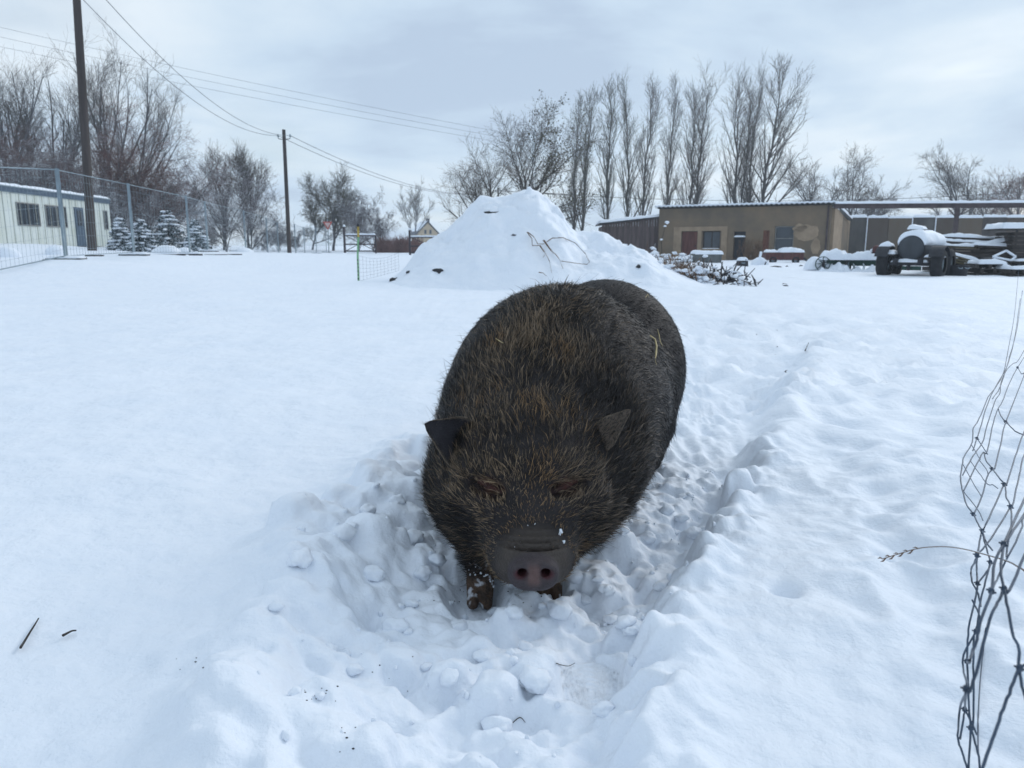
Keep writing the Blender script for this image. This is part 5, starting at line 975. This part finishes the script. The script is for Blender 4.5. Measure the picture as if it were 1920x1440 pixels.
m = MB(); m.lathe((.80, .0, .74), (0, -1, .3), [(0, 0), (0, .12), (.10, .15), (.16, .10), (.17, 0)], 12); e_ = m.build('red_cap', M['red'], dl, True); snow_cap(dl, (.62, .1, .62), .5, .14, .07, 5.9, ry=-.7, sx_=12, sy_=6); snow_cap(dl, (1.05, .1, .64), .45, .14, .08, 6.9, ry=.8, sx_=12, sy_=6); snow_cap(dl, (-.95, .1, .10), .9, .7, .42, 2.9, sx_=20, sy_=16, edge=.4)
# timber wagon with beams
wp = at(1835, 522, 24.5); wz = gz(wp[0], wp[1]); wg = thing('timber_wagon', 'dark timber wagon loaded with snow covered planks', 'wagon', (wp[0], wp[1], wz), math.radians(-12))
for z in (.62,): m = MB(); m.box((0, 0, z), (2.9, 1.5, .10)); m.build('bed', M['wood'], wg)
for s in (-1.0, .95): wheel(wg, (s, -.62, .30), .31, .2, (0, 1, 0)); wheel(wg, (s, .62, .30), .31, .2, (0, 1, 0))
for x in (-.9, -.25, .9): m = MB(); m.box((x, 0, .50), (.10, 1.5, .14)); m.build('bearer', M['dark'], wg)
r = np.random.default_rng(6)
for k, (x, y_, z, l, ryv, th, mt) in enumerate([(-.55, -.45, .70, 2.2, .02, .06, 'wood'), (-.3, -.30, .78, 2.5, .03, .05, 'wood'), (-.45, -.10, .86, 2.4, .05, .06, 'wood_yellow'), (-.2, .15, .93, 2.7, .06, .06, 'wood'), (-.55, .3, 1.01, 2.5, .06, .06, 'wood'), (.35, -.25, .98, 1.0, -.32, .06, 'wood'), (-.6, .45, 1.16, 2.9, .045, .07, 'wood'), (.5, -.45, .76, 1.9, -.02, .08, 'wood'), (.5, -.42, .86, 1.7, .05, .07, 'wood')]):
    m = MB(); m.box((x, y_, z), (l, .22, th), .03*r.normal(), ryv); e_ = m.build('plank', M[mt], wg)
    if k in (2, 4, 5, 6, 8): snow_cap(e_, (x, y_, z+th/2), l*.97, .24, .10, k*1.3, 0, ryv, sx_=40, sy_=7, rough=.6)
for k, (x, z, ryv) in enumerate([(-.75, .50, .28), (-.70, .41, .24), (-.66, .33, .2)]): m = MB(); m.box((x, -.80, z), (.85, .20, .05), .1, ryv); e_ = m.build('plank', M['wood_yellow'], wg); (snow_cap(e_, (x, -.80, z+.028), .85, .22, .09, k+.5, .1, ryv, sx_=16, sy_=7) if k == 0 else None)
m = MB(); m.tube([(.2, -.9, .12), (1.3, -.9, .42)], .03, 6); m.build('draw_bar', M['dark'], wg, True)
# dark barrel bin beside the wagon
p = at(1793, 525, 22.2); bn = thing('plastic_tub', 'dark green plastic tub standing before the timber wagon', 'tub', (p[0], p[1], gz(p[0], p[1])-.02)); m = MB(); m.lathe((0, 0, 0), (0, 0, 1), [(0, 0), (0, .25), (.34, .29), (.36, .31), (.39, .31), (.39, .28), (.05, .24), (.05, 0)], 20); m.build('shell', M['dark'], bn, True)
for s in (-1, 1): m = MB(); m.tube([(s*.10-.06, -.30, .33), (s*.10-.04, -.335, .30), (s*.10+.04, -.335, .30), (s*.10+.06, -.30, .33)], .012, 5); m.build('handle', M['galv'], bn, True)
# slatted box wagon at the frame edge
p = at(1925, 522, 24.0); bw = thing('slatted_box_wagon', 'dark slatted box wagon with a thick snow roof at the yard edge', 'wagon', (p[0], p[1], gz(p[0], p[1])), math.radians(-10))
for k in range(7): 
    m = MB(); m.box((0, -.62, .52+k*.125), (1.6, .035, .105)); m.build('slat', M['wood'], bw); m = MB(); m.box((-.79, 0, .52+k*.125), (.035, 1.2, .105)); m.build('slat', M['wood'], bw)
for x in (-.7, .7): m = MB(); m.box((x, -.585, .92), (.06, .03, .95)); m.build('stake', M['dark'], bw)
m = MB(); m.box((0, 0, .43), (1.6, 1.25, .06)); m.build('bed', M['wood'], bw); m = MB(); m.box((-.1, 0, 1.42), (2.1, 1.3, .04)); tp_ = m.build('cover', M['wood'], bw); snow_cap(tp_, (-.1, 0, 1.44), 2.15, 1.35, .17, 2.2, sx_=30, sy_=16)
for x in (-.5, .6): wheel(bw, (x, -.55, .24), .25, .2, (0, 1, 0))
m = MB(); m.box((-.35, -.85, .42), (.8, .3, .06)); lg = m.build('step', M['wood'], bw); snow_cap(lg, (-.35, -.85, .45), .9, .32, .08, 4.7, sx_=16, sy_=8)
fr_ = thing('frame_scrap', 'snow covered diamond shaped frame leaning on the slatted wagon', 'scrap', (at(1882, 484, 23)[0], 23.0, gz(at(1882, 484, 23)[0], 23))); zc2 = at(1882, 480, 23)[2]-fr_.location[2]
for (xa, za, xb, zb) in ((-.33, -.02, .05, .16), (.05, .16, .36, -.02), (.36, -.02, .22, -.13), (.22, -.13, -.33, -.02)): m = MB(); m.tube([(xa, 0, zc2+za), (xb, 0, zc2+zb)], .035, 6); m.build('bar', M['snow'], fr_, True)
for x in (-.2, .25): m = MB(); m.tube([(x, .1, 0), (x, .02, zc2-.02)], .025, 6); m.build('prop', M['wood'], fr_)
def pallets(px, py, y, n, w_, rz_, label, seed):
    r = np.random.default_rng(seed); p = at(px, py, y); st_ = thing('pallet_stack', label, 'pallets', (p[0], p[1], gz(p[0], p[1])-.01), rz_, 'stacks of old dark pallets in the yard')
    for k in range(n):
        m = MB(); dx, a = r.normal()*.04, r.normal()*.05
        for q in np.linspace(-.4, .4, 5): m.box((dx, q*.9, k*.14+.115), (w_, .10, .022), a)
        for q in (-.45, 0, .45): m.box((dx+q*w_, 0, k*.14+.052), (.09, .82, .098), a)
        o = m.build('pallet', M['wood'], st_); o['kind'] = 'stuff'
    snow_cap(st_, (0, 0, n*.14-.012), w_*1.02, .86, .11, seed*1.7, sx_=24, sy_=18, rough=.7)
pallets(1764, 508, 24.2, 4, .75, .2, 'stack of dark pallets right beside the tank trailer', 3); pallets(1848, 512, 22.9, 3, .8, -.15, 'low stack of dark pallets before the timber wagon', 4); pallets(1900, 516, 22.4, 2, .7, .1, 'two dark pallets under the diamond shaped frame', 5)
# concrete trough, crate, red wagon, planks, sheets
p = at(1322, 497, 33); tr = thing('stone_trough', 'grey trough with a flat snow lid before the red brown door', 'trough', (p[0], p[1], gz(p[0], p[1])), math.radians(8)); m = MB(); m.box((0, 0, .20), (1.25, .6, .42), 0, 0, 0, .012); m.build('body', M['tub'], tr); snow_cap(tr, (.05, 0, .41), 1.3, .66, .15, 3.1, sx_=30, sy_=14); m = MB(); m.box((-.95, .05, .10), (.7, .4, .24), .2); e_ = m.build('step_block', M['tub'], tr); snow_cap(e_, (-.95, .05, .22), .75, .45, .10, 8.1, .2, sx_=14, sy_=10)
p = at(1391, 505, 28.5); ct = thing('dark_crate', 'small dark crate with a snow cap standing in the yard', 'crate', (p[0], p[1], gz(p[0], p[1]))); m = MB(); m.add([(x*(.17+.02*(z < .1)), y*(.15+.02*(z < .1)), z) for x in (-1, 1) for y in (-1, 1) for z in (0, .27)], [[0, 1, 3, 2], [4, 6, 7, 5], [0, 4, 5, 1], [2, 3, 7, 6], [0, 2, 6, 4], [1, 5, 7, 3]]); m.build('body', M['dark'], ct); snow_cap(ct, (0, 0, .27), .37, .34, .11, 1.1, sx_=10, sy_=10); m = MB(); m.box((0, -.165, .18), (.16, .02, .03)); m.build('handle', M['galv'], ct)
p = at(1466, 497, 34.5); rw_ = thing('red_wagon', 'faded red flat wagon heaped with snow under the larger window', 'wagon', (p[0], p[1], gz(p[0], p[1])), math.radians(-5))
m = MB(); m.box((0, 0, .34), (1.65, .8, .34)); m.build('body', M['red'], rw_); 
for x in (-.5, .5): wheel(rw_, (x, -.36, .16), .17, .1, (0, 1, 0))
for k, (x, l, t_) in enumerate([(-.52, .55, .12), (.25, .95, .18), (.62, .5, .14)]): snow_cap(rw_, (x, -.05*k, .51+.003*k), l, .7-.02*k, t_, k*2.1, sx_=16, sy_=12, rough=.7)
for k in range(5): m = MB(); m.box((-.66+.33*k, -.407, .34), (.02, .012, .32)); m.build('stake', M['rust'], rw_)
pa = at(1483, 464, 34.9); pb2 = at(1524, 498, 34.2); gp0 = (pa+pb2)/2; bmo = MB(); bmo.tube([pa-gp0, pb2-gp0], .05, 4); o = bmo.build('leaning_beam', M['dark'], None, loc=gp0); tag(o, 'dark beam leaning down beside the red wagon', 'beam')
p = at(1434, 490, 36); o = thing('rusty_sheet', 'rusty metal sheet standing upright beside the red wagon', 'metal sheet', (p[0], p[1], gz(p[0], p[1])), .3); zt = at(1434, 432, 36)[2]-o.location[2]; u = np.linspace(-.16, .16, 17); v = np.array([(x, .02*math.sin(x*60)+dy, z) for dy in (0, .012) for z in (0, zt*(1)) for x in u]); n = 17; Qs = []
for i in range(n-1): Qs += [[i, i+1, n+i+1, n+i], [2*n+i, 3*n+i, 3*n+i+1, 2*n+i+1]]
m = MB(); m.add(v, Qs); m.build('sheet', M['rust'], o, True); m = MB(); m.box((0, .05, zt/2), (.05, .05, zt)); m.build('stake', M['wood'], o)
p = at(1424, 500, 30); o = thing('snowy_chair', 'broken seat covered in snow beside the red wagon', 'seat', (p[0], p[1], gz(p[0], p[1]))); snow_cap(o, (0, 0, .0), .62, .5, .34, 2.7, name='snow_block', sx_=16, sy_=14, edge=.2); m = MB(); m.box((-.08, -.2, .28), (.06, .12, .62), 0, .15); m.build('back_stake', M['snow'], o); m = MB(); m.tube([(-.18, -.3, .03), (.08, -.32, .02), (.14, -.34, .20)], .028, 6); m.build('iron_bar', M['dark'], o, True)
for k, (px, py, y, w_, lab) in enumerate([(1455,506,28,.22,'flat dark stone poking out of the snow below the red wagon'),(1502,503,29,.10,'small dark stone in the snow between the red wagon and the drill'),(1475,505,28.4,.05,'tiny dark stone beside the flat dark stone')]):
    p = at(px, py, y); z0 = gz(p[0], p[1]); v = IV*np.array([w_, w_*.6, .07])*(1+.3*perlin(IV[:, 0]*1.5+k*5, IV[:, 1]*1.5, IV[:, 2])[:, None]); tag(obj('stone', mesh_data('stone', v, IT, M['soil'], False), None, (p[0], p[1], z0+.04)), lab, 'stone')
# heaps of dark branches and weeds between mound and yard
def brush(name, px, py, y, n, w_, h_, mt, label, cat, seed, rad=.02, droop=.0, snowb=10, spread=.8):
    r = np.random.default_rng(seed); p = at(px, py, y); z0 = max(gz(p[0], p[1]), float(mound_h(np.array([p[0]]), np.array([p[1]]))[0]) if 14.3 < y < 21.8 and mpts[0, 0] < p[0] < mpts[-1, 0] else -9); root = thing(name, label, cat, (p[0], p[1], z0))
    c = r.normal(size=(n, 2))*np.array([w_*.42, w_*.3]); d = r.normal(size=(n, 3))*np.array([spread, spread, .3])+np.array([0, 0, 1]); d /= np.linalg.norm(d, axis=1, keepdims=True); P = np.zeros((n, 5, 3)); P[:, 0, :2] = c; P[:, 0, 2] = -.04; Ls = h_*r.uniform(.5, 1.2, n)
    for s in range(1, 5): d = d+r.normal(size=(n, 3))*.22-UP*droop; d /= np.linalg.norm(d, axis=1, keepdims=True); P[:, s] = P[:, s-1]+d*(Ls/4)[:, None]
    P[:, :, 2] = np.maximum(P[:, :, 2], -.04)
    m = MB(); m.add(*tubes(P, rad*np.linspace(1, .35, 5)[None]*r.uniform(.6, 1.3, (n, 1)), 4)); o = m.build('stems', M[mt], root); o['kind'] = 'stuff'
    m = MB()
    for k in range(snowb): q = P[r.integers(n), r.integers(2, 5)]; m.add(IV*np.array([r.uniform(.04, .10), .06, r.uniform(.025, .05)])*(1+.3*r.normal(size=(len(IV), 1))*.5)+q+UP*.02, T=IT)
    if snowb: o = m.build('snow_load', M['snow'], root, True); o['kind'] = 'stuff'
brush('branch_pile', 1343, 520, 17.5, 130, .62, .62, 'dark', 'dark tangled pile of branches at the foot of the mound', 'branches', 1, .028, .22, 26)
brush('branch_pile', 1392, 538, 16.3, 120, .75, .36, 'dark', 'low scatter of dark branches lying on the snow before the yard', 'branches', 2, .022, .30, 24)
brush('branch_pile', 1316, 512, 18.2, 90, .55, .48, 'dark', 'dark snowy brush between the brown weeds and the trough', 'branches', 3, .022, .18, 26)
brush('branch_pile', 1366, 506, 20.5, 80, .55, .34, 'dark', 'low dark brush beside the small dark crate', 'branches', 4, .022, .25, 22)
for k, (px, py, y, n, w_, h_, lab) in enumerate([(1195,470,19.5,45,.5,.42,'snow laden dry weeds at the end of the mound ridge'),(1225,462,20.2,45,.5,.50,'tall snow laden weeds before the wooden shed'),(1258,478,19.8,55,.6,.55,'dry weeds with snow before the plaster surround'),(1240,500,18.6,45,.6,.32,'low weeds with snow on the lower mound slope'),(1285,505,18.4,60,.6,.42,'brown weed stems before the stone trough'),(1285,530,17.2,60,.5,.36,'reddish dry stems at the very foot of the mound'),(1318,535,16.9,35,.3,.26,'short dark stems beside the tangled branch pile'),(1160,452,19.6,25,.4,.28,'few dry stems on the low mound ridge')]):
    brush('dry_weed', px, py, y, int(n*1.7), w_*1.15, h_*1.25, 'weed', lab, 'weeds', 40+k, .013, .07, 30, .6)
tl = at(1247, 440, 21.0); gt_ = gz(tl[0], tl[1]); o = thing('tall_weed', 'single tall weed with snow clumps before the brown wall', 'weed', (tl[0], tl[1], gt_)); m = MB(); P = [np.array([0, 0, 0]), np.array([-.05, 0, .5]), at(1240, 455, 21)-np.array([tl[0], tl[1], gt_]), at(1247, 425, 21)-np.array([tl[0], tl[1], gt_]), at(1250, 412, 21)-np.array([tl[0], tl[1], gt_])]; m.tube(P, np.linspace(.014, .006, 5), 5); m.build('stem', M['bark'], o, True)
for px, py, s_ in ((1251,417,.055),(1247,424,.035),(1240,449,.035)):
    q = at(px, py, 21)-np.array([tl[0], tl[1], gt_]); obj('snow_clump', mesh_data('snow_clump', IV*s_*np.array([1.15, .6, .75])*(1+.6*perlin(IV[:, 0]*1.6+px, IV[:, 1]*1.6, IV[:, 2]*1.6)[:, None]), IT, M['snow']), o, q)

# ------------------------------------------------------------------ sagging wire fence beside the camera
def fdepth(py): return float(np.interp(py, [520, 600, 700, 760, 800, 860, 930, 1000, 1080, 1160, 1300, 1440], [6.0, 4.2, 2.75, 2.2, 1.95, 1.65, 1.42, 1.25, 1.14, 1.06, .97, .90]))
FW = [  # (family, polyline)
 ('f',[(1910,505),(1903,584),(1891,652),(1882,697),(1869,723),(1853,744),(1844,766),(1834,789),(1825,803),(1824,822),(1820,836),(1808,855),(1805,867),(1801,893),(1802,905),(1805,921),(1813,947),(1825,964),(1834,983),(1842,995)]),
 ('f',[(1917,545),(1909,603),(1905,626),(1895,666),(1886,692),(1872,716),(1858,742),(1848,768),(1840,796),(1832,822),(1824,845)]),
 ('f',[(1913,560),(1903,630),(1893,668),(1884,700),(1874,728),(1861,748)]),
 ('f',[(1930,640),(1909,676),(1901,681),(1889,692),(1877,716),(1875,737),(1867,749),(1858,775),(1849,803),(1844,825),(1834,842),(1821,860),(1805,891)]),
 ('f',[(1930,655),(1908,689),(1893,718),(1879,754),(1871,767),(1863,791),(1851,846),(1844,848),(1837,860),(1807,920)]),
 ('m',[(1908,689),(1915,701),(1920,704),(1886,791),(1878,825),(1870,860),(1865,879)]), ('m',[(1872,767),(1877,780),(1886,791),(1903,808),(1919,815),(1930,818)]), ('m',[(1930,790),(1918,815),(1903,858),(1888,906),(1883,908)]),
 ('f',[(1845,848),(1849,864),(1860,879),(1852,891),(1840,933),(1827,962),(1825,964)]), ('m',[(1860,879),(1870,891),(1883,908),(1886,920),(1887,933),(1895,950),(1897,977),(1893,1000),(1889,1022),(1887,1044)]),
 ('m',[(1883,908),(1866,945),(1844,993),(1842,995)]), ('m',[(1930,830),(1918,860),(1908,905),(1898,950),(1895,950)]), ('m',[(1895,950),(1875,983),(1852,1018),(1832,1041)]),
 ('b',[(1805,870),(1822,901),(1840,931)]), ('b',[(1819,864),(1835,886),(1852,908),(1862,909),(1871,916)]), ('b',[(1837,864),(1850,881),(1853,892)]), ('b',[(1807,922),(1822,941),(1836,960),(1843,976)]), ('b',[(1822,835),(1838,862)]),('b',[(1832,822),(1852,852)]),
 ('f',[(1842,995),(1849,1016),(1861,1032)]), ('f',[(1840,997),(1838,1010),(1832,1041),(1821,1068),(1823,1091),(1834,1114),(1839,1137)]), ('f',[(1832,1041),(1831,1070),(1833,1094),(1830,1115),(1826,1135),(1820,1158),(1815,1190),(1813,1240)]), ('f',[(1842,1000),(1850,1030),(1857,1054),(1850,1072),(1833,1094)]),
 ('f',[(1823,1125),(1838,1160),(1830,1184)]), ('f',[(1857,1054),(1848,1090),(1838,1130),(1834,1160),(1830,1184)]),
 ('n',[(1940,890),(1920,937),(1898,985),(1882,1020),(1865,1054),(1859,1108),(1840,1160),(1834,1190),(1825,1219),(1817,1242),(1813,1240)]), ('n',[(1940,925),(1920,964),(1900,995),(1882,1020)]), ('n',[(1882,1020),(1877,1068),(1883,1104),(1890,1140),(1899,1188),(1910,1215),(1912,1252),(1920,1298),(1930,1330)]),
 ('n',[(1940,1000),(1920,1043),(1892,1108),(1883,1104)]), ('n',[(1883,1104),(1870,1130),(1857,1160),(1830,1261),(1817,1298),(1812,1292)]), ('m',[(1925,950),(1917,977),(1915,993),(1890,1043),(1872,1080),(1859,1108)]),
 ('n',[(1912,1252),(1907,1261),(1892,1300),(1877,1340),(1860,1388),(1842,1440),(1830,1480)]), ('n',[(1912,1252),(1935,1240)]),
 ('f',[(1830,1184),(1807,1227),(1807,1255),(1812,1292),(1800,1327),(1796,1380),(1804,1410),(1813,1440),(1820,1470)]), ('f',[(1813,1240),(1817,1327),(1820,1365),(1816,1440),(1815,1480)]), ('f',[(1826,1192),(1825,1269),(1825,1361),(1820,1365)]), ('f',[(1812,1292),(1809,1330),(1807,1346),(1800,1386)]), ('f',[(1809,1330),(1820,1352),(1832,1378)]), ('f',[(1820,1365),(1829,1395),(1836,1427),(1838,1470)]),
]
wf0 = at(1830, 1440, .9); wf0[2] = 0.0; wf = thing('wire_fence', 'sagging blue grey knotted wire fence beside the trodden snow', 'fence', wf0)
def catm(P, k=5):
    P = np.asarray(P, float); Q_ = np.concatenate([2*P[:1]-P[1:2], P, 2*P[-1:]-P[-2:-1]]); out = []
    for i in range(1, len(Q_)-2):
        p0, p1, p2, p3 = Q_[i-1:i+3]
        for t in np.arange(k)/k: out.append(.5*((2*p1)+(-p0+p2)*t+(2*p0-5*p1+4*p2-p3)*t*t+(-p0+3*p1-3*p2+p3)*t**3))
    return np.array(out+[P[-1]])
KN = {}
for fam, pl in FW:
    off = {'f': 1.0, 'm': .86, 'n': .70, 'b': 1.10}[fam]; P = []
    for px, py in pl:
        dpt = fdepth(py)*off; KN.setdefault((px, py), []).append(dpt); dpt = np.mean(KN[(px, py)][:1]); P.append(at(px, py, dpt)-wf0)
    rad = {'f': .0014, 'm': .0013, 'n': .00155, 'b': .0010}[fam]; m = MB(); Pc = catm(P, 4); Pc[1:-1] += RNG.normal(size=Pc[1:-1].shape)*.00025; m.tube(Pc, rad, 6); m.build('wire', M['wire'], wf, True)
kn_v, kn_t = ico(1)
for (px, py), ds in KN.items():
    if len(ds) > 1:
        p = at(px, py, ds[0])-wf0; s_ = .0032 if fdepth(py) < 2.5 else .004; m = MB()
        for a0 in (0, 1.3): m.tube([p+np.array([s_*.75*math.cos(a+a0), .3*s_*math.sin(2*a), s_*math.sin(a)]) for a in np.linspace(0, 6.2, 9)], .0014, 5)
        m.tube([p-np.array([.006, 0, -.002]), p, p+np.array([.006, .001, -.003])], .0011, 4); m.build('knot', M['wire'], wf, True)
for k, y_ in enumerate(np.linspace(.95, 1.6, 9)):   # bottom strand half buried in the snow
    pass
bs = MB(); P = []
for px, py in ((1836,1480),(1833,1400),(1834,1340),(1838,1270),(1848,1180)): q = on_ground(px, py); P.append(q-wf0+np.array([0, 0, .002+.004*(len(P) % 2)]))
bs.tube(catm(P, 4), .0013, 5); bs.build('wire', M['wire'], wf, True)
# bent dry stalk through the fence
P = np.array([at(px, py, d) for px, py, d in [(1655,1048,1.12),(1690,1037,1.09),(1722,1028,1.07),(1750,1025,1.05),(1780,1025,1.03),(1812,1030,1.01),(1850,1040,.98),(1887,1051,.96),(1905,1060,.95),(1930,1080,.94),(1985,1160,.96)]]); root_p = on_ground(2010, 1400); P = np.concatenate([P, [root_p]]); s0 = P[-1].copy(); stl = thing('dry_stalk', 'long bent dry grass stalk arching out from the wire fence', 'stalk', s0); m = MB(); m.tube(catm(P-s0, 4), np.linspace(.0007, .0016, 4*(len(P)-1)+1), 5); m.build('stem', M['weed'], stl, True)
for k in range(9): a = P[0]+(P[2]-P[0])*(k/8)**1.1; d_ = (P[0]-P[1]); d_ /= np.linalg.norm(d_); m = MB(); e = a+d_*.012+np.array([0, 0, (-1)**k*.0035]); m.tube([a-s0, (a+e)/2-s0+np.array([0, 0, (-1)**k*.002]), e-s0], [.0008, .0013, .0003], 4); m.build('seed_husk', M['weed'], stl, True)
# twigs lying in the foreground snow
def twig(pts, r, label, up=.012):
    P = np.array([on_ground(px, py)+np.array([0, 0, up*(1-k*.5/len(pts))]) for k, (px, py) in enumerate(pts)]); m = MB(); m.tube(catm(P-P[0], 3), np.linspace(r, r*.5, 3*(len(P)-1)+1), 5); tag(m.build('twig', M['bark'], None, True, loc=P[0]), label, 'twig', 'dark twigs lying on the snow')
twig([(40,1224),(48,1210),(58,1192),(66,1178),(73,1165)], .0030, 'long dark twig lying on the smooth foreground snow'); twig([(119,1201),(128,1195),(136,1190),(144,1188)], .0032, 'short broken twig beside the long dark twig')
twig([(1473,712),(1471,703),(1476,699)], .004, 'small twig standing in the snow beyond the pig', .03); twig([(1509,665),(1515,655)], .005, 'tiny twig in the snow towards the yard', .03); twig([(960,1344),(975,1350),(985,1358)], .0012, 'thin twig beside the boot print', .006); twig([(1043,1250),(1052,1252),(1066,1253),(1078,1246)], .0011, 'hair thin stem beside the large snow lump', .008)
specks = MB(); r = np.random.default_rng(77)
for k in range(60):
    px, py = [(592, 1300), (740, 1250), (1005, 1120), (860, 1110), (660, 1390), (370, 1240), (1240, 700), (1450, 640), (1450, 645), (600, 1310)][k % 10]; q = on_ground(px+r.normal()*26, py+r.normal()*16); s_ = r.uniform(.0006, .0017)*(1+1.2*(q[1] > 3)); specks.add(IV[::1]*s_*np.array([1.6, 1, .8])+q+np.array([0, 0, s_*.4]), T=IT)
o = specks.build('soil_specks', M['soil']); o['kind'] = 'stuff'; o['label'] = 'tiny specks of soil scattered on the snow'
# ------------------------------------------------------------------ winter haze
hz = MB(); hz.box((10, 95, 9), (330, 230, 22.0)); ho = hz.build('haze', None); ho['kind'] = 'stuff'; ho['label'] = 'thin pale winter haze over the fields'
mh_ = bpy.data.materials.new('haze'); mh_.use_nodes = True; t = mh_.node_tree; t.nodes.clear(); ov = t.nodes.new('ShaderNodeOutputMaterial'); pv = t.nodes.new('ShaderNodeVolumePrincipled'); pv.inputs['Color'].default_value = (.86, .92, .98, 1); pv.inputs['Density'].default_value = .0009; pv.inputs['Anisotropy'].default_value = .2; t.links.new(pv.outputs[0], ov.inputs['Volume']); ho.data.materials.append(mh_)
